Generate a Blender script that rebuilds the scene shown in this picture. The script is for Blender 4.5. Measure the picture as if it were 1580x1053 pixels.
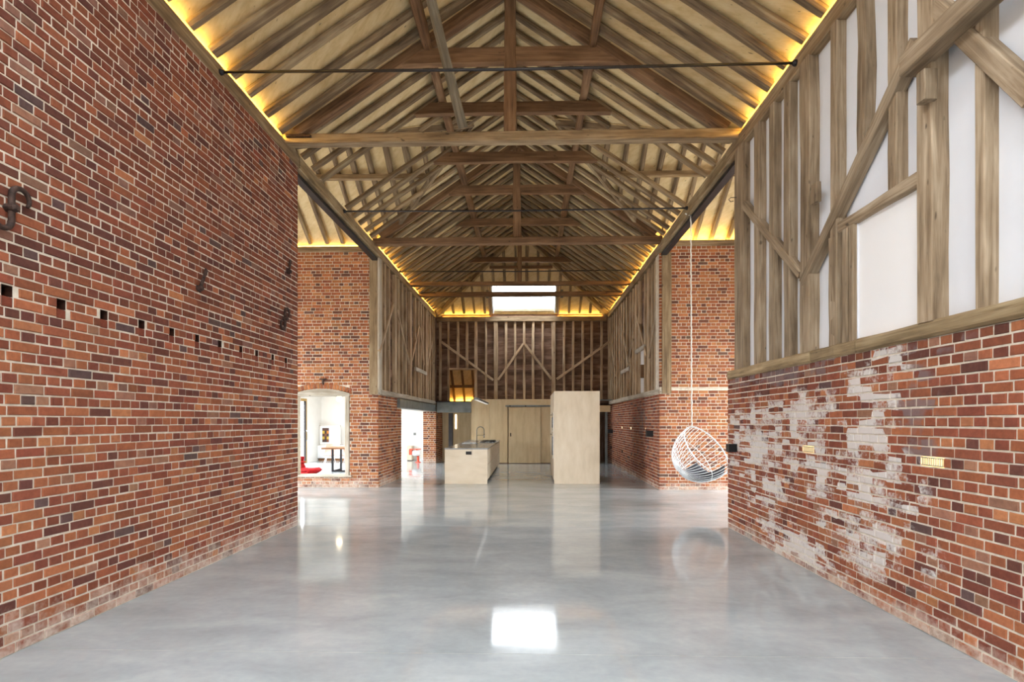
import bpy, math, random
from mathutils import Vector, Matrix
for o in list(bpy.data.objects): bpy.data.objects.remove(o)
sc = bpy.context.scene
COL = sc.collection
rnd = random.Random(11)

# ------------------------------------------------------------------ camera, sky, exposure
FPX, CX, HY, EYE = 830.0, 796.0, 650.0, 1.6
YAW = math.atan(20 / FPX)
cam = bpy.data.cameras.new('camera')
cam.sensor_width = 36; cam.sensor_fit = 'HORIZONTAL'
cam.lens = FPX / 1580 * 36
cam.shift_x = (790 - CX) / 1580
cam.shift_y = (HY - 526.5) / 1580
cam.clip_start = 0.05; cam.clip_end = 200
co = bpy.data.objects.new('camera', cam); COL.objects.link(co)
co.location = (0, 0, EYE); co.rotation_euler = (math.pi / 2, 0, YAW)
sc.camera = co

SKY = 21.0                                # overcast sky: brightest overhead, a third of that at the horizon, dim ground below
w = bpy.data.worlds.new('overcast_sky'); sc.world = w; w.use_nodes = True
wn = w.node_tree; bg = wn.nodes['Background']; bg.inputs[1].default_value = SKY
tc = wn.nodes.new('ShaderNodeTexCoord'); sx = wn.nodes.new('ShaderNodeSeparateXYZ'); rp_ = wn.nodes.new('ShaderNodeValToRGB')
wn.links.new(tc.outputs['Generated'], sx.inputs[0])
ma = wn.nodes.new('ShaderNodeMath'); ma.operation = 'MULTIPLY_ADD'; ma.inputs[1].default_value = .5; ma.inputs[2].default_value = .5
wn.links.new(sx.outputs[2], ma.inputs[0]); wn.links.new(ma.outputs[0], rp_.inputs[0])
e = rp_.color_ramp.elements
e[0].position = .47; e[0].color = (.15, .15, .145, 1); e[1].position = .5; e[1].color = (.30, .325, .35, 1)
x = e.new(1.0); x.color = (.87, .94, 1.0, 1)
wn.links.new(rp_.outputs[0], bg.inputs[0])
sc.view_settings.view_transform = 'Standard'; sc.view_settings.look = 'None'
sc.view_settings.gamma = 1; sc.view_settings.use_curve_mapping = False
sc.view_settings.exposure = 0.62
cy = sc.cycles
cy.use_denoising = True
cy.max_bounces = 8; cy.diffuse_bounces = 5; cy.glossy_bounces = 4; cy.transparent_max_bounces = 12
cy.caustics_reflective = False; cy.caustics_refractive = False
cy.sample_clamp_indirect = 6

def portal(name, loc, rot, sx, sy):
    l = bpy.data.lights.new(name, 'AREA'); l.shape = 'RECTANGLE'; l.size = sx; l.size_y = sy
    l.cycles.is_portal = True
    o = bpy.data.objects.new(name, l); COL.objects.link(o); o.location = loc; o.rotation_euler = rot
H = math.pi / 2
SL = math.atan(.68)
portal('portal_back', (-.28, -2.98, 1.3), (H, 0, 0), 3.2, 2.7)              # emits towards +Y
portal('portal_roof_west', (-1.9, .8, 6.9), (0, -SL, 0), 2.0, 4.7)
portal('portal_roof_east', (1.3, .8, 6.9), (0, SL, 0), 1.6, 4.7)
portal('portal_porch_west', (-8.58, 10.46, 2.1), (H, 0, -H), 4.6, 4.2)
portal('portal_porch_east', (7.58, 10.4, 2.1), (H, 0, H), 4.6, 4.2)
portal('portal_dining', (-8.48, 17, 1.2), (H, 0, -H), 6.5, 2.5)
portal('portal_skylight', (-.2, 20.0, 6.35), (-math.atan(.807), 0, 0), 2.4, 1.4)

# ------------------------------------------------------------------ helpers
def ray(px, py):
    a = px - CX
    return Vector((-math.sin(YAW) * FPX + math.cos(YAW) * a, math.cos(YAW) * FPX + math.sin(YAW) * a, HY - py))
def onX(px, py, X): v = ray(px, py); return v * (X / v.x) + Vector((0, 0, EYE))
def onY(px, py, Y): v = ray(px, py); return v * (Y / v.y) + Vector((0, 0, EYE))
def project(p):
    c = -math.sin(YAW) * p[0] + math.cos(YAW) * p[1]; r = math.cos(YAW) * p[0] + math.sin(YAW) * p[1]
    if c < .1: return None
    return (CX + FPX * r / c, HY - FPX * (p[2] - EYE) / c)
def lin(c): return tuple((x / 255 / 12.92 if x / 255 <= .04045 else ((x / 255 + .055) / 1.055) ** 2.4) for x in c[:3]) + (1.0,)

def setp(o, label=None, cat=None, group=None, kind=None):
    if label: o['label'] = label
    if cat: o['category'] = cat
    if group: o['group'] = group
    if kind: o['kind'] = kind
    return o
def empty(name, loc=(0, 0, 0), **k):
    o = bpy.data.objects.new(name, None); COL.objects.link(o); o.location = loc; o.empty_display_size = .1
    return setp(o, **k)
def root_loc(o):
    while o.parent: o = o.parent
    return Vector(o.location)

class MB:
    def __init__(s): s.v = []; s.f = []; s.g = []; s.c = []
    def add(s, vs, fs, gs=None, col=None):
        n = len(s.v); s.v += [tuple(v) for v in vs]; s.f += [tuple(i + n for i in f) for f in fs]
        if gs is None: gs = vs
        s.g += [tuple(g) for g in gs]
        if col is not None: s.c += [tuple(col)] * len(vs)
    def box(s, x0, x1, y0, y1, z0, z1, col=None):
        x0, x1 = min(x0, x1), max(x0, x1); y0, y1 = min(y0, y1), max(y0, y1); z0, z1 = min(z0, z1), max(z0, z1)
        vs = [(x, y, z) for z in (z0, z1) for y in (y0, y1) for x in (x0, x1)]
        fs = [(0, 2, 3, 1), (4, 5, 7, 6), (0, 1, 5, 4), (2, 6, 7, 3), (0, 4, 6, 2), (1, 3, 7, 5)]
        d = [x1 - x0, y1 - y0, z1 - z0]; k = d.index(max(d)); o = rnd.random() * 20
        gs = [(v[k] + o, v[(k + 1) % 3] + o, v[(k + 2) % 3]) for v in vs]
        s.add(vs, fs, gs, col); return s
    def timber(s, p0, p1, wd, dp, up=(0, 0, 1), seg=1, wob=0., ch=.008, taper=1., rg=None, bow=0.):
        rg = rg or rnd; p0 = Vector(p0); p1 = Vector(p1); t = (p1 - p0); L = t.length; t.normalize(); up = Vector(up)
        sd = t.cross(up); sd.normalize(); u2 = sd.cross(t)
        o = rg.random() * 30; vs = []; gs = []; fs = []
        ph = rg.random() * 6
        for i in range(seg + 1):
            k = i / seg; f = 1 + (taper - 1) * k
            a = wd / 2 * f * (1 + rg.uniform(-wob, wob) * 2); b = dp / 2 * f * (1 + rg.uniform(-wob, wob) * 1.2)
            c = min(ch, a * .6, b * .6)
            off = sd * (rg.uniform(-wob, wob) * wd * .6 + bow * math.sin(k * math.pi)) 
            q = p0 + t * (L * k) + off
            for (x, y) in ((-a + c, -b), (a - c, -b), (a, -b + c), (a, b - c), (a - c, b), (-a + c, b), (-a, b - c), (-a, -b + c)):
                j = wob * .25 * wd
                vs.append(q + sd * (x + rg.uniform(-j, j)) + u2 * (y + rg.uniform(-j, j))); gs.append((L * k + o, x + o, y))
        for i in range(seg):
            for j in range(8):
                a = i * 8 + j; b = i * 8 + (j + 1) % 8
                fs.append((a, b, b + 8, a + 8))
        fs.append(tuple(range(7, -1, -1))); fs.append(tuple(range(seg * 8, seg * 8 + 8)))
        s.add(vs, fs, gs); return s
    def tube(s, pts, r, n=8, closed=False, cap=True):
        pts = [Vector(p) for p in pts]; m = len(pts); vs = []; fs = []
        ref = None
        for i, p in enumerate(pts):
            a = pts[i - 1] if (i or closed) else p; b = pts[(i + 1) % m] if (i < m - 1 or closed) else p
            t = (b - a).normalized()
            if ref is None: ref = Vector((0, 0, 1)) if abs(t.z) < .9 else Vector((1, 0, 0))
            e = t.cross(ref).normalized(); g = e.cross(t); ref = g
            rr = r[i] if isinstance(r, (list, tuple)) else r
            for j in range(n):
                q = 2 * math.pi * j / n; vs.append(p + e * (rr * math.cos(q)) + g * (rr * math.sin(q)))
        for i in range(m if closed else m - 1):
            for j in range(n):
                a = i * n + j; b = i * n + (j + 1) % n; i2 = (i + 1) % m
                fs.append((a, b, i2 * n + (j + 1) % n, i2 * n + j))
        if cap and not closed: fs.append(tuple(range(n - 1, -1, -1))); fs.append(tuple(range((m - 1) * n, m * n)))
        s.add(vs, fs); return s
    def lathe(s, prof, c, n=20, axis='z'):
        vs = []; fs = []; c = Vector(c)
        for (r, z) in prof:
            for j in range(n):
                q = 2 * math.pi * j / n; a, b = r * math.cos(q), r * math.sin(q)
                vs.append(c + (Vector((a, b, z)) if axis == 'z' else Vector((z, a, b)) if axis == 'x' else Vector((b, z, a))))
        for i in range(len(prof) - 1):
            for j in range(n):
                a = i * n + j; b = i * n + (j + 1) % n; fs.append((a, b, b + n, a + n))
        if prof[0][0] > 1e-4: fs.append(tuple(range(n - 1, -1, -1)))
        if prof[-1][0] > 1e-4: fs.append(tuple(range((len(prof) - 1) * n, len(prof) * n)))
        s.add(vs, fs); return s
    def prism(s, poly, fn, d0, d1):
        n = len(poly); vs = [fn(a, b, d0) for a, b in poly] + [fn(a, b, d1) for a, b in poly]
        fs = [tuple(range(n - 1, -1, -1)), tuple(range(n, 2 * n))] + [(i, (i + 1) % n, n + (i + 1) % n, n + i) for i in range(n)]
        s.add(vs, fs); return s
    def mesh(s, name, mat, smooth=False, org=(0, 0, 0)):
        me = bpy.data.meshes.new(name); ox, oy, oz = org
        me.from_pydata([(x - ox, y - oy, z - oz) for x, y, z in s.v], [], s.f)
        a = me.attributes.new('grain', 'FLOAT_VECTOR', 'POINT'); a.data.foreach_set('vector', [q for g in s.g for q in g])
        if len(s.c) == len(s.v) and s.c:
            a = me.attributes.new('Col', 'FLOAT_COLOR', 'POINT'); a.data.foreach_set('color', [q for g in s.c for q in g])
        me.materials.append(mat)
        if smooth: me.polygons.foreach_set('use_smooth', [True] * len(me.polygons))
        me.update(); return me
    def build(s, name, mat, parent=None, smooth=False, **k):
        org = root_loc(parent) if parent else Vector((0, 0, 0))
        o = bpy.data.objects.new(name, s.mesh(name, mat, smooth, org)); COL.objects.link(o)
        if parent: o.parent = parent
        return setp(o, **k)
def copy_tree(o, parent=None):
    c = o.copy(); COL.objects.link(c); c.parent = parent
    for ch in list(o.children): copy_tree(ch, c)
    return c

# ------------------------------------------------------------------ materials
def newmat(name, rough=.6, spec=.5, metal=0.):
    m = bpy.data.materials.new(name); m.use_nodes = True; nt = m.node_tree
    b = nt.nodes['Principled BSDF']; b.inputs['Roughness'].default_value = rough; b.inputs['Metallic'].default_value = metal
    b.inputs['Specular IOR Level'].default_value = spec
    return m, nt, b
def N(nt, t, **k):
    n = nt.nodes.new(t)
    for a, v in k.items(): setattr(n, a, v)
    return n
def L(nt, a, b): nt.links.new(a, b)
def noise(nt, vec, scale, detail=3, rough=.55, dist=0.):
    n = N(nt, 'ShaderNodeTexNoise'); n.inputs['Scale'].default_value = scale; n.inputs['Detail'].default_value = detail
    n.inputs['Roughness'].default_value = rough; n.inputs['Distortion'].default_value = dist
    L(nt, vec, n.inputs['Vector']); return n.outputs['Fac']
def ramp(nt, fac, stops):
    r = N(nt, 'ShaderNodeValToRGB'); e = r.color_ramp.elements
    while len(e) < len(stops): e.new(.5)
    for x, (p, c) in zip(e, stops): x.position = p; x.color = lin(c) if max(c) > 1.01 else tuple(c) + ((1.0,) if len(c) == 3 else ())
    L(nt, fac, r.inputs[0]); return r.outputs[0]
def math_(nt, op, a, b=None, clamp=False, c=None):
    n = N(nt, 'ShaderNodeMath', operation=op); n.use_clamp = clamp
    for i, q in enumerate((a, b, c)):
        if q is None: continue
        if isinstance(q, (int, float)): n.inputs[i].default_value = q
        else: L(nt, q, n.inputs[i])
    return n.outputs[0]
def mix(nt, fac, a, b, mode='MIX'):
    n = N(nt, 'ShaderNodeMix', data_type='RGBA', blend_type=mode)
    for i, q in ((0, fac), (6, a), (7, b)):
        if isinstance(q, (int, float)): n.inputs[i].default_value = q
        elif isinstance(q, tuple): n.inputs[i].default_value = q
        else: L(nt, q, n.inputs[i])
    return n.outputs[2]
def vscale(nt, vec, s):
    n = N(nt, 'ShaderNodeVectorMath', operation='MULTIPLY'); L(nt, vec, n.inputs[0]); n.inputs[1].default_value = s; return n.outputs[0]
def bump(nt, b, h, st=.3, dist=.01):
    n = N(nt, 'ShaderNodeBump'); n.inputs['Strength'].default_value = st; n.inputs['Distance'].default_value = dist
    L(nt, h, n.inputs['Height']); L(nt, n.outputs[0], b.inputs['Normal'])
def position(nt): return N(nt, 'ShaderNodeNewGeometry').outputs['Position']
def grain(nt):
    n = N(nt, 'ShaderNodeAttribute', attribute_name='grain'); return n.outputs['Vector']

def wood(name, dark, mid, light, rough=.75, gs=(1.3, 26, 26), var=.25, patch=.45, bs=.35, knots=True):
    m, nt, b = newmat(name, rough, .3); g = grain(nt)
    f1 = noise(nt, vscale(nt, g, gs), 1.0, 5, .6, .6)
    f2 = noise(nt, vscale(nt, g, (1.6, 5, 5)), 1.0, 3)
    f = math_(nt, 'ADD', math_(nt, 'MULTIPLY', f1, 1 - patch), math_(nt, 'MULTIPLY', f2, patch))
    c = ramp(nt, f, [(.33, dark), (.5, mid), (.67, light)])
    r = N(nt, 'ShaderNodeObjectInfo').outputs['Random']
    c = mix(nt, 1.0, c, ramp(nt, r, [(0, (1 - var,) * 3), (1, (1.0, 1.0, 1.0))]), 'MULTIPLY')
    # small dark knots and nail holes
    k = noise(nt, vscale(nt, g, (7, 16, 16)), 1.0, 1)
    if knots: c = mix(nt, ramp(nt, k, [(.73, (0, 0, 0)), (.8, (.7, .7, .7))]), c, lin([x * .35 for x in dark]))
    L(nt, c, b.inputs['Base Color']); bump(nt, b, f1, bs, .012); return m
def flat(name, col, rough=.5, spec=.5, metal=0., var=.06, sc_=3., bs=0.):
    m, nt, b = newmat(name, rough, spec, metal); p = position(nt)
    f = noise(nt, p, sc_, 4)
    lo = [x * (1 - var) for x in col]; hi = [min(255, x * (1 + var)) for x in col]
    L(nt, ramp(nt, f, [(.3, lo), (.7, hi)]), b.inputs['Base Color'])
    if bs: bump(nt, b, noise(nt, p, sc_ * 8, 3), bs, .005)
    return m
def emit(name, col, st):
    m = bpy.data.materials.new(name); m.use_nodes = True; nt = m.node_tree; nt.nodes.clear()
    e = N(nt, 'ShaderNodeEmission'); e.inputs[0].default_value = tuple(col) + (1,); e.inputs[1].default_value = st
    o = N(nt, 'ShaderNodeOutputMaterial'); L(nt, e.outputs[0], o.inputs[0]); return m

def brick_mat(name, per_object, wash=(), stain_sheen=(), foot=.5):
    m, nt, b = newmat(name, .88, .25); p = position(nt)
    if per_object: c = N(nt, 'ShaderNodeObjectInfo').outputs['Color']
    else: c = N(nt, 'ShaderNodeAttribute', attribute_name='Col').outputs['Color']
    f = noise(nt, p, 38, 4); f3 = noise(nt, p, 9, 3)
    c = mix(nt, 1.0, c, ramp(nt, f, [(.25, (.74, .72, .72)), (.75, (1.0, 1.0, .99))]), 'MULTIPLY')
    c = mix(nt, 1.0, c, ramp(nt, f3, [(.3, (.80, .78, .80)), (.7, (1.0, 1.0, 1.0))]), 'MULTIPLY')
    sep = N(nt, 'ShaderNodeSeparateXYZ'); L(nt, p, sep.inputs[0]); z = sep.outputs[2]
    c = blobs(nt, c, p, stain_sheen, (120, 104, 104), .75, 12)
    c = blobs(nt, c, p, wash, (218, 212, 207), .82, 30)
    # efflorescence where damp rises from the ground: an uneven pale crust
    n2 = noise(nt, p, 4, 5, .7); n4 = noise(nt, p, 22, 4, .65)
    k = math_(nt, 'SUBTRACT', 1.0, math_(nt, 'DIVIDE', z, foot), True)
    k = math_(nt, 'MULTIPLY', math_(nt, 'MULTIPLY_ADD', k, .55, False, .38), math_(nt, 'ADD', math_(nt, 'MULTIPLY', n2, 1.1), math_(nt, 'MULTIPLY', n4, .5))); k = math_(nt, 'MULTIPLY', k, math_(nt, 'GREATER_THAN', math_(nt, 'SUBTRACT', foot * 1.3, z), 0.0))
    c = mix(nt, ramp(nt, k, [(.52, (0, 0, 0)), (.80, (.75, .75, .75))]), c, lin((208, 190, 176)))
    L(nt, c, b.inputs['Base Color']); bump(nt, b, f, .5, .006); return m
def blobs(nt, c, p, lst, col, amt, ns):
    if not lst: return c
    acc = None
    for (cx, cyy, cz, rx, ry, rz) in lst:
        s = N(nt, 'ShaderNodeVectorMath', operation='SUBTRACT'); L(nt, p, s.inputs[0]); s.inputs[1].default_value = (cx, cyy, cz)
        q = vscale(nt, s.outputs[0], (1 / rx, 1 / ry, 1 / rz))
        l = N(nt, 'ShaderNodeVectorMath', operation='LENGTH'); L(nt, q, l.inputs[0])
        v = math_(nt, 'SUBTRACT', 1.0, l.outputs['Value'], True)
        acc = v if acc is None else math_(nt, 'MAXIMUM', acc, v)
    big = noise(nt, p, 4.5, 4, .6); fine = noise(nt, p, ns, 4, .65)
    v = N(nt, 'ShaderNodeTexVoronoi'); v.inputs['Scale'].default_value = 1.0; v.inputs['Randomness'].default_value = .35
    L(nt, vscale(nt, p, (3, 5.4, 13.46)), v.inputs['Vector']); sp = N(nt, 'ShaderNodeSeparateColor'); L(nt, v.outputs['Color'], sp.inputs[0])
    k = math_(nt, 'ADD', math_(nt, 'MULTIPLY', acc, .34), math_(nt, 'MULTIPLY', big, .35))
    k = math_(nt, 'ADD', k, math_(nt, 'MULTIPLY', fine, .45)); k = math_(nt, 'ADD', k, math_(nt, 'MULTIPLY', sp.outputs[0], .40))
    gate = ramp(nt, acc, [(0, (0, 0, 0)), (.12, (1, 1, 1))])
    k = mix(nt, 1.0, ramp(nt, k, [(.72, (0, 0, 0)), (.86, (amt, amt, amt))]), gate, 'MULTIPLY')
    return mix(nt, k, c, lin(col))

WASH = [(3, 7.0, 1.3, .6, 1.7, .7), (3, 5.6, 1.1, .6, .8, .35), (3, 5.87, 1.67, .6, .9, .32), (3, 4.75, 2.0, .6, .55, .33), (3, 4.84, 1.54, .6, .5, .5),
        (3, 4.66, 1.04, .6, .62, .42), (3, 4.84, .55, .6, .95, .36), (3, 6.84, .75, .6, .8, .5), (3, 6.2, .2, .6, 1.2, .3)]
STAIN_SHEEN = [(3, 4.25, 1.65, .6, .28, .6), (3, 6.5, 2.16, .6, 3.0, .16), (3.05, 14.6, 1.75, .6, .8, .6)]  # last entry: grey smear of reflected light put into the brick colour
M = {}
M['brick_l_o'] = brick_mat('brick_left_single', True); M['brick_l_s'] = brick_mat('brick_left_mass', False)
M['brick_r_o'] = brick_mat('brick_right_single', True, WASH, STAIN_SHEEN, .35); M['brick_r_s'] = brick_mat('brick_right_mass', False, WASH, STAIN_SHEEN, .35)
def mortar_mat():
    m, nt, b = newmat('lime_mortar', .95, .1); p = position(nt)
    L(nt, ramp(nt, noise(nt, p, 14, 5), [(.3, (196, 182, 164)), (.7, (226, 215, 199))]), b.inputs['Base Color'])
    bump(nt, b, noise(nt, p, 90, 3), .6, .004); return m
M['mortar'] = mortar_mat()
M['hole'] = flat('shaded_hole_brick', (58, 36, 28), .95, .1, var=.2, sc_=30)  # dark colour stands in for the shade inside the holes
M['rafter'] = wood('old_rafter_wood', (78, 62, 46), (130, 108, 82), (176, 156, 124))
M['truss'] = wood('brown_truss_oak', (80, 56, 38), (126, 94, 66), (156, 122, 90))
M['plate'] = wood('wall_plate_oak', (94, 74, 52), (146, 122, 92), (182, 160, 128))
M['stud'] = wood('bleached_stud_oak', (102, 84, 64), (156, 134, 108), (196, 176, 150))
M['stud_rear'] = wood('pale_rear_stud', (128, 102, 76), (184, 156, 124), (214, 192, 162))
M['sill'] = wood('grey_sill_oak', (96, 78, 54), (158, 134, 100), (194, 172, 136))
M['palesill'] = wood('limewashed_sill', (142, 130, 112), (186, 174, 156), (214, 204, 190))
M['grey_wood'] = wood('grey_strut', (84, 76, 62), (122, 112, 96), (156, 146, 128))
M['board'] = wood('brown_weatherboard', (84, 60, 46), (124, 94, 74), (166, 136, 116), gs=(1.3, 30, 30), patch=.65, var=.35)
M['ply'] = wood('birch_plywood', (212, 186, 144), (226, 202, 160), (234, 212, 174), rough=.5, gs=(.6, 9, 9), var=.04, patch=.6, bs=.05, knots=False)
M['ply_pale'] = wood('pale_birch_cabinet', (212, 194, 168), (224, 207, 183), (232, 217, 196), rough=.5, gs=(1.2, 3, 3), var=.03, patch=.6, bs=.03, knots=False)
M['deck'] = wood('cream_roof_ply', (198, 170, 122), (216, 191, 144), (226, 205, 162), rough=.7, gs=(2.5, 14, 14), var=.1, patch=.6, bs=.08)
M['white'] = flat('white_infill_board', (226, 227, 232), .55, .4, var=.02, sc_=1.5)
M['gloss_white'] = flat('glossy_white_window_film', (246, 243, 242), .28, .5, var=.01, sc_=1.)
M['plaster'] = flat('white_plaster', (238, 234, 228), .8, .2, var=.015)
M['steel'] = flat('grey_painted_steel', (120, 124, 122), .45, .5, .3, var=.12, sc_=4)
M['dark_steel'] = flat('dark_steel', (46, 42, 42), .5, .5, .4, var=.15, sc_=6)
M['iron'] = flat('rusty_wrought_iron', (70, 54, 48), .7, .4, .5, var=.35, sc_=30, bs=.5)
M['black'] = flat('black_metal', (24, 24, 26), .45, .5, .2)
M['chrome'] = flat('brushed_chrome', (196, 198, 200), .18, .5, 1., var=.04)
M['white_paint'] = flat('white_powder_coat', (236, 238, 240), .35, .5, var=.01)
M['cushion'] = flat('charcoal_cushion', (66, 66, 72), .95, .1, var=.12, sc_=40, bs=.4)
M['rope'] = flat('white_rope', (226, 222, 214), .9, .1, var=.08, sc_=60, bs=.5)
M['worktop'] = flat('grey_worktop', (150, 148, 146), .22, .5, var=.06, sc_=8)
M['red'] = flat('red_fabric', (176, 26, 30), .85, .2, var=.15, sc_=20)
M['orange'] = flat('orange_red_plastic', (226, 92, 66), .35, .5)
M['table_wood'] = wood('brown_table_wood', (98, 66, 42), (140, 98, 66), (170, 128, 92))
M['pink'] = flat('dusty_pink_shell', (196, 150, 134), .5, .4)
M['gold_wood'] = wood('honey_door_frame', (176, 136, 76), (206, 168, 106), (224, 190, 132))
M['led'] = emit('led_strip_glow', (1.0, .64, .13), 85)
M['lamp_glow'] = emit('warm_lamp_glow', (1.0, .66, .30), 6)
M['globe_glow'] = emit('globe_lamp_glow', (1.0, .80, .52), 8)
M['pendant_glow'] = emit('pendant_glow', (1.0, .92, .82), .5)
M['slot_glow'] = emit('slot_light_glow', (1.0, .86, .62), 4)

def concrete():
    m, nt, b = newmat('polished_concrete', .12, .5); p = position(nt)
    f = noise(nt, vscale(nt, p, (.8, 1.6, 1)), 1.3, 6, .6, .4); f2 = noise(nt, p, 14, 4)
    ff = math_(nt, 'ADD', math_(nt, 'MULTIPLY', f, .8), math_(nt, 'MULTIPLY', f2, .2))
    c = ramp(nt, ff, [(.3, (150, 156, 159)), (.5, (167, 173, 176)), (.7, (184, 189, 191))])
    r = N(nt, 'ShaderNodeObjectInfo').outputs['Color']
    c = mix(nt, 1.0, c, r, 'MULTIPLY')
    L(nt, c, b.inputs['Base Color'])
    L(nt, ramp(nt, ff, [(.3, (.05,) * 3), (.7, (.11,) * 3)]), b.inputs['Roughness'])
    bump(nt, b, noise(nt, p, 2.2, 2), .02, .02)
    return m
M['floor'] = concrete()
def glass():
    m = bpy.data.materials.new('window_glass'); m.use_nodes = True; nt = m.node_tree; nt.nodes.clear()
    t = N(nt, 'ShaderNodeBsdfTransparent'); g = N(nt, 'ShaderNodeBsdfGlossy'); g.inputs['Roughness'].default_value = .02
    x = N(nt, 'ShaderNodeMixShader'); x.inputs[0].default_value = .07
    L(nt, t.outputs[0], x.inputs[1]); L(nt, g.outputs[0], x.inputs[2])
    o = N(nt, 'ShaderNodeOutputMaterial'); L(nt, x.outputs[0], o.inputs[0]); return m
M['glass'] = glass()
# ------------------------------------------------------------------ brick walls
XL, XR, XC, HALF = -3.54, 2.99, -.275, 3.265
YT0, YT1 = 8.17, 12.75                   # the cross bay (porch) runs between these
YE = 20.6                                # end wall plate
ZP = 5.70                                # top of the wall plates
PITCH, HIP = .68, .807
CRS, STR, HDR, JT = .0743, .2285, .1142, .0125

def brick_unit(kind, rg):
    """unit brick: u -.5...5, n 0 front, z -.5...5; slightly uneven arris"""
    bu = .022 if kind == 's' else .045; bz = .075
    def ring(fu, fz, d, j): return [(sx * fu + rg.uniform(-j, j) * (.5 if kind == 's' else 1), d + rg.uniform(-j, j) * .02, sz * fz + rg.uniform(-j, j) * 2) for sx, sz in ((-1, -1), (1, -1), (1, 1), (-1, 1))]
    vs = ring(.5, .5, -.05, 0) + ring(.5, .5, -.006, .012) + ring(.5 - bu, .5 - bz, 0, .012)
    fs = []
    for a in (0, 4):
        for i in range(4): fs.append((a + i, a + (i + 1) % 4, a + 4 + (i + 1) % 4, a + 4 + i))
    fs += [(8, 9, 10, 11), (3, 2, 1, 0)]
    return vs, fs
_rg = random.Random(5)
UNITS = {k: [brick_unit(k, _rg) for _ in range(7)] for k in 'sh'}
UMESH = {}
def unit_mesh(kind, i, mat):
    key = (kind, i, mat.name)
    if key not in UMESH:
        b = MB(); vs, fs = UNITS[kind][i]; b.add(vs, fs); UMESH[key] = b.mesh('brick', mat)
    return UMESH[key]
PAL = [((166, 99, 68), 10), ((174, 107, 73), 8), ((156, 90, 65), 9), ((146, 82, 62), 7), ((135, 76, 59), 4), ((113, 69, 59), 3), ((106, 81, 77), .6), ((165, 118, 94), 3), ((186, 120, 82), 3)]
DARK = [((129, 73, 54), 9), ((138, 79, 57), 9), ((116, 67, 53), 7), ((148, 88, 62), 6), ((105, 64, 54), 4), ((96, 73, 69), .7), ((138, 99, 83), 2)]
WARM = [((178, 113, 70), 8), ((168, 100, 64), 8), ((189, 124, 79), 6), ((150, 88, 60), 5), ((119, 75, 58), 3), ((112, 81, 67), .6)]  # orange cast of the strip lights put into these brick colours
def pick(pal, rg):
    t = sum(x[1] for x in pal); r = rg.random() * t
    for c, q in pal:
        r -= q
        if r <= 0: break
    j = rg.uniform(.93, 1.07); return lin([x * j * rg.uniform(.98, 1.02) for x in c])

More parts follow.
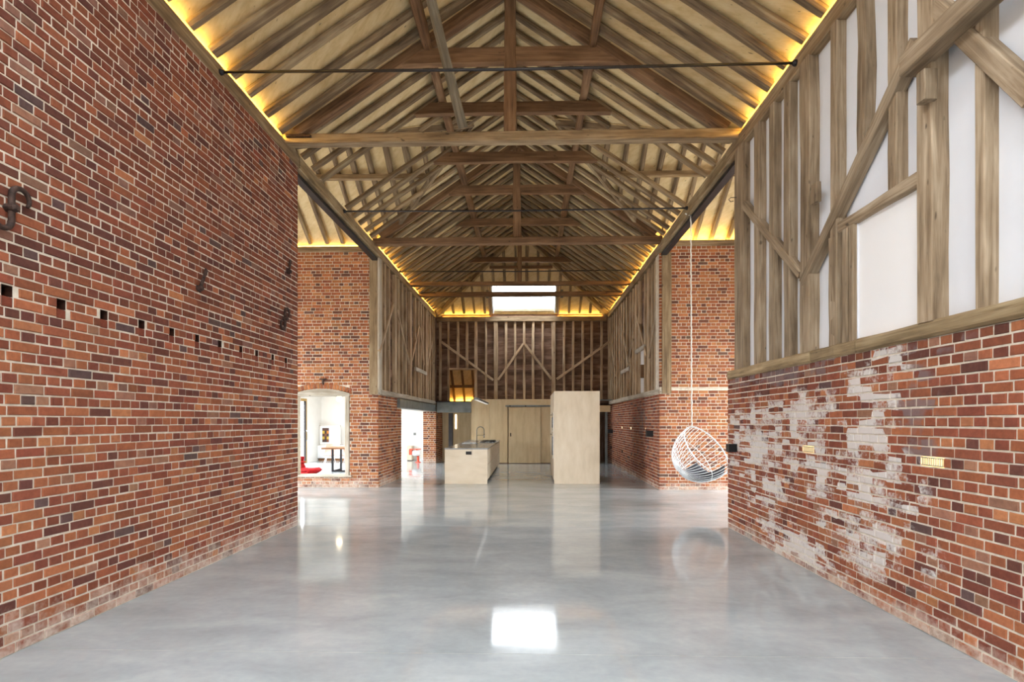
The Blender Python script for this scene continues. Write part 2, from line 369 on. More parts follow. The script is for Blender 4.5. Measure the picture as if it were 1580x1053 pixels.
def brick_wall(parent, p0, p1, z0, z1, mo, ms, pal, n_single=0, holes=(), out=1, seed=1, phase=0., core=.34, core_len=None, ulim=None):
    """English-bond face from p0 to p1 (plan points); the face looks to the left of p0->p1 if out=1, else to the right."""
    rg = random.Random(seed)
    a = Vector((p0[0], p0[1], 0)); b = Vector((p1[0], p1[1], 0)); u = (b - a); LEN = u.length; u.normalize()
    n = Vector((-u.y, u.x, 0)) * out; zax = Vector((0, 0, 1))
    bricks = []
    nc = int((z1 - z0) / CRS + .5); crs = (z1 - z0) / nc
    for k in range(nc):
        zc = z0 + (k + .5) * crs; st = (k % 2 == 0)
        pitch = STR if st else HDR
        x = -rg.uniform(0, .03) - (0 if st else .057) + phase
        rowt = rg.uniform(-.0015, .0015); start = False
        while x < LEN:
            l = pitch * rg.uniform(.975, 1.025); s0, s1 = max(x, 0) + JT / 2, min(x + l, LEN) - JT / 2; x += l
            if s1 - s0 < .05 and s0 < .02: start = True; continue
            if start: s0 = JT / 2; start = False
            if LEN - JT / 2 - s1 < .055: s1 = LEN - JT / 2; x = LEN
            if s1 - s0 < .03: continue
            segs = [(s0, s1)]
            for h in holes:
                if h[2] - .01 < zc < h[3] + .01:
                    ns = []
                    for q0, q1 in segs:
                        if q1 <= h[0] or q0 >= h[1]: ns.append((q0, q1)); continue
                        if q0 < h[0]: ns.append((q0, h[0] - .004))
                        if q1 > h[1]: ns.append((h[1] + .004, q1))
                    segs = [q for q in ns if q[1] - q[0] > .025]
            for q0, q1 in segs:
                if ulim and (q1 < ulim[0] or q0 > ulim[1]): continue
                ppal = pal(zc, rg) if callable(pal) else pal
                hh = crs - JT * rg.uniform(.75, 1.2)
                bricks.append((q0, q1, zc + rowt + rg.uniform(-.001, .001), hh, pick(ppal, rg), rg.uniform(-.003, .003), rg.randrange(7)))
    def area(bk):
        c = [project(a + u * q + zax * z) for q in (bk[0], bk[1]) for z in (bk[2] - bk[3] / 2, bk[2] + bk[3] / 2)]
        if any(q is None for q in c): return 0
        mx = sum(q[0] for q in c) / 4; my = sum(q[1] for q in c) / 4
        if not (-5 < mx < 1585 and -5 < my < 1058): return 0
        return abs(c[2][0] - c[0][0]) * abs(c[1][1] - c[0][1])
    if n_single: bricks.sort(key=area, reverse=True)
    rot = Matrix((u, n, zax)).transposed().to_4x4() if out > 0 else Matrix((-u, n, zax)).transposed().to_4x4()
    mass = MB()
    for i, (q0, q1, zc, hh, col, dn, var) in enumerate(bricks):
        ctr = a + u * ((q0 + q1) / 2) + zax * zc + n * dn
        kind = 's' if q1 - q0 > .16 else 'h'
        mt = Matrix.Translation(ctr) @ rot @ Matrix.Diagonal((q1 - q0, 1, hh, 1))
        if i < n_single:
            o = bpy.data.objects.new('brick', unit_mesh(kind, var, mo)); COL.objects.link(o); o.parent = parent
            o.matrix_world = mt; o.color = col
        else:
            vs, fs = UNITS[kind][var]; mass.add([mt @ Vector(v) for v in vs], fs, None, col)
    if mass.v: mass.build('brick_mass', ms, parent, kind='stuff')
    # mortar core, with the openings left open
    core_mb = MB(); c0, c1 = core_len or (.012, LEN - .012)
    us = sorted({c0, c1, *[min(max(h[0], c0), c1) for h in holes], *[min(max(h[1], c0), c1) for h in holes]})
    for i in range(len(us) - 1):
        m_ = (us[i] + us[i + 1]) / 2; cuts = sorted([(h[2], h[3], h[4] if len(h) > 4 else None) for h in holes if h[0] < m_ < h[1]])
        z = z0; spans = []
        for h in cuts:
            if h[0] > z: spans.append((z, h[0], 0))
            if h[2] is not None: spans.append((h[0], h[1], h[2]))   # blind pocket of that depth
            z = max(z, h[1])
        if z < z1: spans.append((z, z1, 0))
        for za, zb, dpt in spans:
            f0 = a + u * us[i] - n * (.007 + dpt); f1 = a + u * us[i + 1] - n * (.007 + dpt)
            b0 = a + u * us[i] - n * core; b1 = a + u * us[i + 1] - n * core
            vs = [Vector((q.x, q.y, zz)) for zz in (za, zb) for q in (f0, f1, b1, b0)]
            core_mb.add(vs, [(3, 2, 1, 0), (4, 5, 6, 7), (0, 1, 5, 4), (1, 2, 6, 5), (2, 3, 7, 6), (3, 0, 4, 7)])
    core_mb.build('mortar', M['mortar'], parent)

S = dict(kind='structure')
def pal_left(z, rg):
    t = (z - 2.0) / 1.2  # darker bricks higher up: the wall's weaker light put into its colour
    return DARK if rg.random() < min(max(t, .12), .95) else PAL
wl = empty('wall_left', label='tall red brick wall on the left with putlog holes and iron anchors', cat='wall', **S)
pock = []
for px, py in ((12, 450), (95.6, 471), (161.6, 484), (219.6, 501), (266, 513), (305, 524), (340, 529), (372.5, 540), (397, 543), (421.6, 552), (442, 556)):
    q = onX(px, py, XL); u_ = q.y + 3.0; k = int((2.49 - .07) / CRS)
    pock.append((u_ - .04, u_ + .045, (k + 1) * CRS - .001, (k + 2) * CRS - .001, .30)); pock.append((u_ - .04, u_ + .045, k * CRS - .001, (k + 1) * CRS - .001, .02))
# face looks towards +X : direction +Y has +X on its right -> out=-1
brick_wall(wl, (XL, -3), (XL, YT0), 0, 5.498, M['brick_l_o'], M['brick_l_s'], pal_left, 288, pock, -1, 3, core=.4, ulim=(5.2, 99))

wr = empty('wall_right', label='low brick wall with whitewash remnants and timber frame above on the right', cat='wall', **S)
lights_r = []
for px, py in ((1437, 698), (1246, 684)):
    q = onX(px, py, XR); k = int(1.37 / CRS); lights_r.append((q.y, k * CRS))
NB = 30; CR = 2.222 / NB
hol = [(y + 3 - .117, y + 3 + .117, round(1.37 / CR) * CR - CR, round(1.37 / CR) * CR, .09) for y, z in lights_r]
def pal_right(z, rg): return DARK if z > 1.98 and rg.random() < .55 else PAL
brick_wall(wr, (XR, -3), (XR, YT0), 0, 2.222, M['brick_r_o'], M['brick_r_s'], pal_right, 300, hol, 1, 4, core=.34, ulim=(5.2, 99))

# walls that face us across the cross bay
wtl = empty('wall_porch_left', label='brick wall facing the camera on the left with arched doorway', cat='wall', **S)
YL = 12.8
# doorway x -5.65..-4.33
brick_wall(wtl, (-8.6, YL), (-3.60, YL), 0, 5.66, M['brick_l_o'], M['brick_l_s'], WARM, 300, [(2.95, 4.30, .29, 2.33), (2.95, 4.30, 2.33, 2.47, .0)], -1, 6, ulim=(1.6, 99), core=.4)
wtr = empty('wall_porch_right', label='brick wall facing the camera behind the hanging chair', cat='wall', **S)
YR = 12.55
brick_wall(wtr, (3.02, YR), (7.6, YR), 0, 5.66, M['brick_r_o'], M['brick_r_s'], WARM, 300, [(0.0, 4.6, 2.30, 2.36, .0)], -1, 7, ulim=(0, 3.4), core=.4)
MB().timber((3.12, YR - .005, 2.33), (7.5, YR - .005, 2.33), .05, .055, seg=6, wob=.06, ch=.012).build('string_course', M['mortar'], wtr)
# rear side walls, brick up to the sill
wbl = empty('wall_rear_left', label='far left brick wall with wide doorway and timber studs above', cat='wall', **S)
Lr = 7.7
brick_wall(wbl, (-3.60, YL), (-3.50, YL + Lr), 0, 2.23, M['brick_l_o'], M['brick_l_s'], WARM, 0, [(1.75, 7.55, 1.96, 2.23), (2.2, 7.45, 0, 1.97)], -1, 8, core=.38)
MB().box(-3.99, -3.53, YL + 7.45 + .01, YL + 7.7, 0, 1.9).build('pier_core', M['mortar'], wbl)
brick_wall(wbl, (-4.0, YL + 7.44), (-3.50, YL + 7.44), 0, 1.96, M['brick_l_o'], M['brick_l_s'], WARM, 0, (), -1, 9, core=.2)
brick_wall(wbl, (-3.495, YL + 7.7), (-3.42, 22.6), 0, 2.23, M['brick_l_o'], M['brick_l_s'], WARM, 0, (), -1, 21, core=.38)
wbr = empty('wall_rear_right', label='far right brick wall with small lamps and timber studs above', cat='wall', **S)
brick_wall(wbr, (3.02, YR), (3.13, 22.6), 0, 2.23, M['brick_r_o'], M['brick_r_s'], PAL, 0, (), 1, 12, core=.38)

# brick arch, lintel, jamb and threshold of the dining doorway
arch = []
R_ = 2.2; xc = -4.975; zt = 2.375
for i in range(19):
    t = (i - 9) * .0345
    cxx = xc + math.sin(t) * (R_ + .06); czz = zt - R_ + math.cos(t) * (R_ + .06)
    o = bpy.data.objects.new('arch_brick', unit_mesh('h', i % 7, M['brick_l_o'])); COL.objects.link(o); o.parent = wtl
    o.matrix_world = Matrix.Translation((cxx, YL - .004, czz)) @ Matrix.Rotation(t, 4, 'Y') @ Matrix.Rotation(math.pi, 4, 'Z') @ Matrix.Diagonal((.066, 1, .115, 1))
    o.color = pick(WARM[:4], _rg)
pts = [(-5.68, 2.2), (-4.28, 2.2)] + [(xc + math.sin(t) * R_, zt - R_ + math.cos(t) * R_ - .004) for t in [.31 - .062 * i for i in range(11)]]
MB().prism(pts, lambda a, b, d: Vector((a, d, b)), YL - .012, YL + .3).build('lintel', M['palesill'], wtl)
MB().timber((-4.36, YL + .06, .29), (-4.36, YL + .06, 2.2), .10, .15, up=(0, 1, 0), seg=5, wob=.06).build('door_jamb', M['palesill'], wtl)
MB().timber((-5.70, YL + .17, .275), (-4.25, YL + .17, .275), .40, .05, seg=4, wob=.04).build('threshold', M['palesill'], wtl)

# ------------------------------------------------------------------ floor
fl = empty('floor', label='polished grey concrete floor reflecting the roof and kitchen', cat='floor', **S)
def slab(x0, x1, y0, y1, c=(1, 1, 1)):
    o = MB().box(x0, x1, y0, y1, -.15, 0).build('floor_slab', M['floor'], fl); o.color = c + (1,)
J = .004
slab(-4.0, 3.4, -3.2, 3.69 - J); slab(-4.0, 3.4, 3.69 + J, YT0 - J)
slab(-8.7, 7.7, YT0 + J, 12.75 - J, (1.10, 1.09, 1.07)); slab(-8.7, 3.5, 12.75 + J, 23.4, (1.06, 1.055, 1.04)); slab(3.5, 7.7, 12.75 + J, 14, (1.05, 1.05, 1.05))  # lighter tints: the cross bay's daylight put into the slab colour
MB().box(-4.0, 3.4, 3.685, 3.695, -.15, -.003).build('joint_filler', M['mortar'], fl)
MB().box(-4.0, 3.4, YT0 - .006, YT0 + .006, -.15, -.003).build('joint_filler', M['mortar'], fl)

# ------------------------------------------------------------------ walls out of view that close the building
wb = empty('wall_back', label='plastered end wall with assumed glazed doors behind the camera', cat='wall', **S)  # glazed doors assumed, added so sky light enters from behind
for x in (-1.9, -.28, 1.35): MB().box(x - .05, x + .05, -3.0, -2.9, 0, 2.7).build('mullion', M['plate'], wb)
MB().box(-3.9, 3.4, -3.2, -2.95, 2.7, 8.3).build('plaster_wall', M['plaster'], wb); MB().box(-3.9, -1.9, -3.2, -2.95, 0, 2.7).build('plaster_wall', M['plaster'], wb); MB().box(1.35, 3.4, -3.2, -2.95, 0, 2.7).build('plaster_wall', M['plaster'], wb)
for z in (.05, 2.65): MB().box(-1.9, 1.35, -2.99, -2.91, z - .05, z + .05).build('transom', M['plate'], wb)
for nm, x, s in (('wall_porch_west', -8.6, 1), ('wall_porch_east', 7.6, -1)):
    e = empty(nm, label='glazed porch end wall ' + ('on the left' if s > 0 else 'on the right') + ' outside the frame', cat='wall', **S)
    for y in (8.2, 9.7, 11.2, 12.7): MB().box(x, x + s * .1, y - .05, y + .05, 0, 4.2).build('mullion', M['plate'], e)
    MB().box(x - s * .1, x + s * .12, 8.17, 12.75, 4.2, 7.6).build('gable_boarding', M['board'], e)
    for z in (2.4, 4.15): MB().box(x + s * .01, x + s * .09, 8.17, 12.75, z - .05, z + .05).build('transom', M['plate'], e)
for nm, x0, x1 in (('wall_porch_near_left', -8.6, -3.95), ('wall_porch_near_right', 3.35, 7.6)):
    e = empty(nm, label='plain brick side of the porch hidden behind the near ' + ('left' if x0 < 0 else 'right') + ' wall', cat='wall', **S)
    MB().box(x0, x1, YT0 - .35, YT0 - .01, 0, 5.8).build('wall_core', M['mortar'], e)
# ------------------------------------------------------------------ roof
cl = empty('ceiling', label='open timber roof of rafters with cream boarding between', cat='ceiling', **S)
DV = .113                         # deck underside above rafter underside, measured upright
ZT = 5.80                         # eaves of the cross bay roof
def zmain(x): return ZP + PITCH * (HALF - abs(x - XC))
def transept_w(y):
    d = min(YT1 - y, y - YT0)
    return HALF - d - .147 if d > -.147 else None
def panel(parent, pts, th=.02, mat=None, nm='roof_panel'):
    n = len(pts); b = MB(); o = rnd.random() * 20
    vs = [Vector(p) for p in pts] + [Vector(p) + Vector((0, 0, th)) for p in pts]
    gs = [(v.z + o, v.x + v.y + o, v.y) for v in vs]
    b.add(vs, [tuple(range(n - 1, -1, -1)), tuple(range(n, 2 * n))] + [(i, (i + 1) % n, n + (i + 1) % n, n + i) for i in range(n)], gs)
    return b.build(nm, mat or M['deck'], parent)
RLW = {-1: (1.2, 2.3), 1: (1.2, 1.9)}      # assumed roof lights added in the near slopes for light, out of frame
SP = .405
ys = [3.10 + SP * i for i in range(44) if 3.10 + SP * i < YE + .1]
def main_bay(y0, y1):
    for s in (-1, 1):
        def outer(y):
            w_ = transept_w(y)
            return HALF + .22 if w_ is None else min(HALF + .22, w_ + .04)
        def inner(y):
            return 0 if y < YE - 2.9 else max(0, HALF - (HIP * (YE - y) - .12) / PITCH - .05)
        o0, o1, i0, i1 = outer(y0), outer(y1), inner(y0), inner(y1)
        if i0 >= o0 and i1 >= o1: continue
        rngs = [(o0, o1, i0, i1)] if not (y0 > -1.6 and y1 < 3.2) else [(o0, o1, RLW[s][1], RLW[s][1]), (RLW[s][0], RLW[s][0], i0, i1)]
        for o0, o1, i0, i1 in rngs:
            pts = [(XC + s * q, y, zmain(XC + q) + DV) for q, y in ((o0, y0), (o1, y1), (i1, y1), (i0, y0))]
            panel(cl, pts if s < 0 else pts[::-1])
brk = [-3.0, -1.5, 0, 1.5] + ys + [YE + .2]
for k in (YT0 - .147, (YT0 + YT1) / 2, YT1 + .147, YE - 2.9): brk.append(k)
brk = sorted(brk); mrg = [brk[0]]
for k in brk[1:]:
    if k - mrg[-1] > .02: mrg.append(k)
for a, b in zip(mrg, mrg[1:]): main_bay(a, b)
# main rafters: uneven poles
cp = math.cos(math.atan(PITCH)); hd = .09
def rafter(p_foot, p_top, wd, mat, up, wob=.07, seg=6, nm='rafter', dp=None, bow=0.):
    d = dp or hd; return MB().timber(p_foot, p_top, wd, d, up, seg, wob, .03, .9, bow=bow).build(nm, mat, cl)
for i, y in enumerate(ys):
    for s in (-1, 1):
        if y > YE - .15: continue
        top = 0.0 if y < YE - 2.9 else max(0., HALF - (HIP * (YE - y) - .12) / PITCH)
        yy = y + rnd.uniform(-.03, .03); off = hd / 2 / cp
        in_porch = YT0 < y < YT1
        lo = HALF + .015 if not 9.55 < y < 10.35 else transept_w(y)
        p0 = (XC + s * lo, yy, zmain(XC + lo) + off); p1 = (XC + s * top, yy + rnd.uniform(-.02, .02), zmain(XC + top) + off - .005)
        if HALF - top < .25: continue
        rafter(p0, p1, rnd.uniform(.11, .165) if not in_porch else rnd.uniform(.09, .11), M['rafter'] if rnd.random() < .8 else M['plate'], (0, 0, 1), .07 if not in_porch else .03, bow=rnd.uniform(-.02, .02))
MB().timber((XC, 3, zmain(XC) + .03), (XC, YE - 2.9, zmain(XC) + .03), .04, .2).build('ridge_board', M['truss'], cl)
MB().box(XC - .3, XC + .3, -3, YE - 2.7, zmain(XC) + .12, zmain(XC) + .2).build('ridge_cap', M['dark_steel'], cl)
# hip end with its jack rafters and the opening of the skylight
SKX0, SKX1, SKY0, SKY1 = -1.36, .99, 19.56, 20.52
ZPH = 5.58
def zhip(y): return ZPH + HIP * (YE - y)
xs = [XC + .4 * (i + .5) for i in range(-9, 9)]
cuts = sorted(xs + [SKX0, SKX1, XC, XC - HALF - .2, XC + HALF + .2])
def hip_top(x): return YE - (max(0, (HALF - abs(x - XC))) * PITCH + .12) / HIP
DH = .09 / math.cos(math.atan(HIP)) + .004
for a, b in zip(cuts, cuts[1:]):
    if b - a < .01: continue
    m_ = (a + b) / 2; yb = YE + .2
    tops = (hip_top(a) - .05, hip_top(b) - .05)
    def quad(y0a, y0b, y1a, y1b): panel(cl, [(b, y0b, zhip(y0b) + DH), (a, y0a, zhip(y0a) + DH), (a, y1a, zhip(y1a) + DH), (b, y1b, zhip(y1b) + DH)])
    if SKX0 < m_ < SKX1:
        quad(yb, yb, SKY1, SKY1); quad(SKY0, SKY0, *tops)
    else: quad(yb, yb, *tops)
for x in xs:
    t = hip_top(x); y0 = YE - .1
    if SKX0 - .02 < x < SKX1 + .02: y0 = SKY0 - .06
    if y0 - t < .2: continue
    MB().timber((x, y0, zhip(y0) + .057), (x + rnd.uniform(-.03, .03), t, zhip(t) + .057), rnd.uniform(.08, .11), .09, (0, 0, 1), 3, .06, .025).build('jack_rafter', M['rafter'], cl)
for s in (-1, 1):
    MB().timber((XC + s * HALF, YE, ZPH + .06), (XC, YE - 2.9, zmain(XC) + .0), .12, .2, (0, 0, 1), 3, .03).build('hip_rafter', M['plate'], cl)
    for ya, yb in ((YT1 + .12, (YT0 + YT1) / 2), (YT0 - .12, (YT0 + YT1) / 2)):
        d = abs(yb - ya) ; w_ = HALF - d
        MB().timber((XC + s * HALF, ya, ZP + .10), (XC + s * (HALF - 2.29 - .147), yb, ZT + PITCH * 2.29 + .06), .06, .16, (0, 0, 1), 2, .03).build('valley_rafter', M['rafter'], cl)
# cross bay roof
def ztr(y): return ZT + PITCH * min(YT1 - y, y - YT0)
YM = (YT0 + YT1) / 2
for s in (-1, 1):
    end = 8.35 if s < 0 else 7.9
    xr = []; q = .70
    while q < end: xr.append(q); q += .385
    for a, b in zip(xr, xr[1:]):
        for far in (1, 0):
            def ytop(w_):      # how far up the slope before the main roof takes over
                d = min(2.29, max(HALF - w_ - .147 , -.147))
                return d
            ylo = -.22
            if b <= HALF - 2.29 - .147: continue
            d0, d1 = 2.29, 2.29
            l0, l1 = max(ylo, min(2.29, ytop(a) - .05 if a < HALF + .1 else ylo)), max(ylo, min(2.29, ytop(b) - .05 if b < HALF + .1 else ylo))
            yy = (lambda d: YT1 - d) if far else (lambda d: YT0 + d)
            P = [(XC + s * a, yy(l0), ZT + PITCH * l0 + DV), (XC + s * b, yy(l1), ZT + PITCH * l1 + DV), (XC + s * b, yy(2.29), ZT + PITCH * 2.29 + DV), (XC + s * a, yy(2.29), ZT + PITCH * 2.29 + DV)]
            panel(cl, P)
    for w_ in xr[1:]:
        if w_ > 6.9: continue
        d = .0 if w_ > HALF else min(2.2, HALF - w_ - .147)
        if 2.29 - d < .2: continue
        x = XC + s * (w_ + rnd.uniform(-.02, .02)); off = hd / 2 / cp
        MB().timber((x, YT1 - d, ZT + PITCH * d + off), (x + rnd.uniform(-.04, .04), YM, ZT + PITCH * 2.29 + off), rnd.uniform(.08, .115), hd, (0, 0, 1), 5, .07, .028).build('rafter', M['rafter'], cl)
    xa = XC + s * 1.9; xb = XC + s * 6.9; yp = 11.27; zp = ZT + PITCH * (YT1 - yp) - .06
    MB().timber((xa, yp, zp), (xb, yp, zp), .1, .1, seg=5, wob=.04).build('purlin', M['plate'], cl)
    MB().box(XC + s * .8, XC + s * 8.3, YM - .25, YM + .25, ZT + PITCH * 2.29 + DV + .01, ZT + PITCH * 2.29 + DV + .08).build('ridge_cap', M['dark_steel'], cl)
# clasped purlins on the collars
for s in (-1, 1):
    brks = [3.0, 5.4, 7.9, 9.2, 10.9, 12.4, 14.4, 16.2, 17.75]
    for a, b in zip(brks, brks[1:]):
        MB().timber((XC + s * 1.2, a, 7.075), (XC + s * 1.2, b, 7.075), rnd.uniform(.11, .14), .15, seg=3, wob=.05, ch=.02).build('purlin', M['truss'], cl)
MB().timber((XC - 1.1, 18.85, 6.99), (XC + 1.1, 18.85, 6.99), .1, .1, seg=4, wob=.04).build('purlin', M['truss'], cl)
# wall plates
def plate(x, y0, y1, par, s, mat='plate'):
    MB().timber((x + s * .11, y0, ZP - .1), (x + s * .11, y1, ZP - .1), .22, .20, seg=max(2, int((y1 - y0) / .8)), wob=.025, ch=.012).build('wall_plate', M[mat], par)
plate(XL, -2.9, YT0 + .05, wl, -1); plate(XR, -2.9, YT0 + .05, wr, 1)
plate(XL, YT0 + .06, YT1 - .05, cl, -1, 'sill'); plate(XR, YT0 + .06, YT1 - .15, cl, 1, 'sill')
plate(XL, YT1 - .04, YE - .15, wbl, -1); plate(XR, YT1 - .14, YE - .15, wbr, 1)
for s, x in ((-1, XL), (1, XR)):
    MB().box(x + s * .08, x + s * .2, YT0 - .05, YT1 + .1, ZP - .265, ZP - .205).build('steel_beam', M['dark_steel'], cl)
for par, x0, x1, y in ((wtl, -8.5, -3.85, YL), (wtr, 3.3, 7.5, YR)):
    MB().timber((x0, y + .07, ZT - .075), (x1, y + .07, ZT - .075), .18, .13, seg=6, wob=.02).build('wall_plate', M['plate'], par)
    MB().box(x0, x1, y + .01, y + .3, 5.6, 5.73).build('wall_head', M['mortar'], par)

# ------------------------------------------------------------------ timber frame of the near right wall
def ybt(px0, px1): return onX(px1, 600, XR).y, onX(px0, 600, XR).y      # near, far
ST = M['stud']; PD = .11; SZ0, SZ1 = 2.34, 5.51
def stud(px0, px1, z0=SZ0, z1=SZ1, wob=.035, dpt=PD, proud=0., nm='stud', par=wr, seg=6, bow=0., mat=None):
    a, b = ybt(px0, px1); y = (a + b) / 2; x = XR - proud + (dpt + proud) / 2
    return MB().timber((x, y, z0), (x, y, z1), b - a, dpt + proud, up=(-1, 0, 0), seg=seg, wob=wob, ch=.008, bow=bow).build(nm, mat or ST, par)
stud(1133, 1147, wob=.02, nm='post', dpt=.16)
stud(1163, 1171); stud(1186, 1194); stud(1209, 1218)
stud(1235, 1250, wob=.05, nm='post', proud=.015, bow=.012)
stud(1281, 1291); stud(1320, 1333, 4.0, SZ1, .09, bow=.02); stud(1369, 1383, 3.5)
stud(1420, 1444, wob=.03, nm='post', proud=.03); stud(1503, 1519)
stud(1600, 1624); stud(1702, 1735); stud(1850, 1900, nm='post')
# window: jambs, head rail, white film pane
stud(1278, 1288, SZ0, 3.42, dpt=.10, proud=.0); stud(1299, 1307, SZ0, 3.42, .04); stud(1309, 1317, SZ0, 3.42, .02)
wy0, wy1 = ybt(1318, 1420)
MB().timber((XR + .05, wy0 - .02, 3.47), (XR + .05, wy1 + .25, 3.47), .12, .11, seg=5, wob=.07, ch=.014).build('window_rail', ST, wr)
MB().timber((XR + .04, wy1 + .40, SZ0), (XR + .04, wy1 + .33, 3.40), .05, .06, up=(-1, 0, 0), seg=3, wob=.05).build('packing_board', M['sill'], wr)
win = MB().box(XR + .045, XR + .07, wy0 - .01, wy1 + .02, SZ0 + .005, 3.42).build('window_pane', M['gloss_white'], wr)
MB().box(XR + .03, XR + .05, wy1 - .0, wy1 + .03, SZ0, 3.42).build('pane_trim', M['white'], win)
# braces in the plane of the wall
def brace(pa, pb, wd=.12, dp=.08, x=XR + .03, par=wr, mat=None, up=(-1, 0, 0)):
    a = onX(*pa, x); b = onX(*pb, x); return MB().timber(a, b, wd, dp, up=up, seg=4, wob=.035, ch=.008).build('brace', mat or ST, par)
brace((1243, 437), (1419, 62), .12, .11); brace((1150, 316), (1238, 424), .10, .09); brace((1448, 12), (1600, 150), .12, .10)
# rail that runs out towards the viewer in front of the big post, with peg blocks
ra = onX(1402, 107, XR - .07)
MB().timber((XR - .07, ra.y, 4.33), (XR - .07, -2.8, 4.33), .15, .17, seg=7, wob=.025, ch=.01).build('rail', ST, wr)
q = onX(1426, 132, XR - .08); MB().timber((XR - .06, q.y, q.z - .12), (XR - .06, q.y, q.z + .1), .09, .1, up=(-1, 0, 0), seg=2, wob=.04).build('peg_block', ST, wr)
q = onX(1256, 300, XR - .03); MB().timber((XR - .02, q.y - .02, q.z - .1), (XR - .02, q.y - .02, q.z + .1), .12, .05, up=(-1, 0, 0), seg=2, wob=.04).build('peg_block', ST, wr)
# sill: three weathered lengths, slightly proud of the bricks
sy = [-2.9, 2.2, 4.95, 5.75, 8.1]
for i in range(4):
    MB().timber((XR + .05, sy[i] + .005, 2.282 + (.008 if i == 1 else 0)), (XR + .05, sy[i + 1] - .005, 2.282), .16, .125, seg=7, wob=.05, ch=.02).build('sill', M['sill'], wr)
# white infill between the studs
edges = sorted([ybt(*e) for e in ((1133, 1147), (1163, 1171), (1186, 1194), (1209, 1218), (1235, 1250), (1281, 1291), (1420, 1444), (1503, 1519), (1600, 1624), (1702, 1735), (1850, 1900))])
for (a0, a1), (b0, b1) in zip(edges, edges[1:]):
    MB().box(XR + .095, XR + .125, a1 - .02, b0 + .02, 2.3, 5.56).build('infill_panel', M['white'], wr)
MB().box(XR + .095, XR + .125, -2.95, edges[0][0] + .02, 2.3, 5.56).build('infill_panel', M['white'], wr)
MB().box(XR + .13, XR + .2, -3, YT0, 2.2, 5.6).build('backing', M['plaster'], wr)

# ------------------------------------------------------------------ rear timber walls
def rear_wall(par, x, s, Ys, bigs, braces, rails, sill0, sill1):
    sd = 1 if s > 0 else -1
    k = 0; z = 2.36
    while z < 5.5:
        MB().timber((x + sd * .10, sill0, z + .1), (x + sd * .10, sill1, z + .1), .03, .21, seg=1, wob=.0, ch=.003).build('weatherboard', M['board'], par); z += .2
    MB().box(x + sd * .12, x + sd * .2, sill0, sill1, 2.2, 5.6).build('backing', M['board'], par)
    for y in Ys:
        wd = .20 if y in bigs else rnd.uniform(.10, .14)
        MB().timber((x + sd * .045, y, 2.34), (x + sd * .045, y, 5.51), wd, .10 if y in bigs else .085, up=(-1, 0, 0), seg=5, wob=.05, ch=.01, bow=rnd.uniform(-.015, .015)).build('stud', M['stud_rear'], par)
    for (ya, za, yb, zb) in braces:
        MB().timber((x + sd * .01, ya, za), (x + sd * .01, yb, zb), .10, .05, up=(-1, 0, 0), seg=2, wob=.04).build('brace', M['stud_rear'], par)
    for (ya, yb, z_) in rails:
        MB().timber((x + sd * .0, ya, z_), (x + sd * .0, yb, z_), .06, .12, seg=2, wob=.03).build('rail', M['palesill'], par)
    MB().timber((x + sd * .06, sill0 - .02, 2.295), (x + sd * .06, sill1, 2.295), .17, .13, seg=8, wob=.05, ch=.015).build('sill', M['palesill'], par)
rear_wall(wbl, -3.56, -1, [12.98, 13.3, 13.7, 14.35, 14.7, 15.15, 15.6, 16.2, 16.9, 17.4, 17.75, 18.1, 18.7, 19.1, 19.45, 19.9, 20.3], (14.35, 16.2, 18.7),
          [(12.75, 3.25, 14.1, 4.68), (14.45, 4.62, 16.0, 3.28), (16.3, 3.45, 17.4, 4.69), (17.5, 4.66, 18.2, 3.5), (18.75, 3.5, 19.7, 4.5)], [(16.8, 18.6, 3.24)], YL, 20.45)
rear_wall(wbr, 3.06, 1, [12.85, 13.2, 13.5, 13.9, 14.35, 15.1, 15.5, 15.95, 16.4, 17.0, 17.5, 17.9, 18.35, 18.9, 19.4, 19.9, 20.35], (13.9, 15.5, 17.9),
          [(12.7, 4.55, 13.8, 3.22), (15.4, 4.6, 14.1, 3.3), (17.6, 4.55, 16.6, 3.3), (15.9, 4.02, 16.5, 3.43), (19.8, 4.2, 19.1, 3.15)], [(14.3, 15.45, 3.57), (16.4, 17.9, 3.2)], YR, 20.45)
MB().box(3.10, 3.165, 14.5, 15.0, 2.38, 3.52).build('window_pane', M['gloss_white'], wbr)
MB().timber((3.03, 14.44, 2.75), (3.03, 14.44, 3.1), .1, .1, up=(-1, 0, 0), seg=2).build('peg_block', M['truss'], wbr)
# corner posts that face us
MB().timber((-3.71, YL + .06, 2.24), (-3.71, YL + .06, 5.5), .21, .19, up=(0, 1, 0), seg=5, wob=.02).build('corner_post', M['plate'], wbl)
MB().timber((-3.58, YL + .04, 2.36), (-3.58, YL + .04, 5.5), .05, .2, up=(0, 1, 0), seg=3, wob=.02).build('post_facing', M['palesill'], wbl)
MB().timber((3.19, YR + .06, 2.24), (3.19, YR + .06, 5.5), .22, .19, up=(0, 1, 0), seg=5, wob=.02).build('corner_post', M['plate'], wbr)

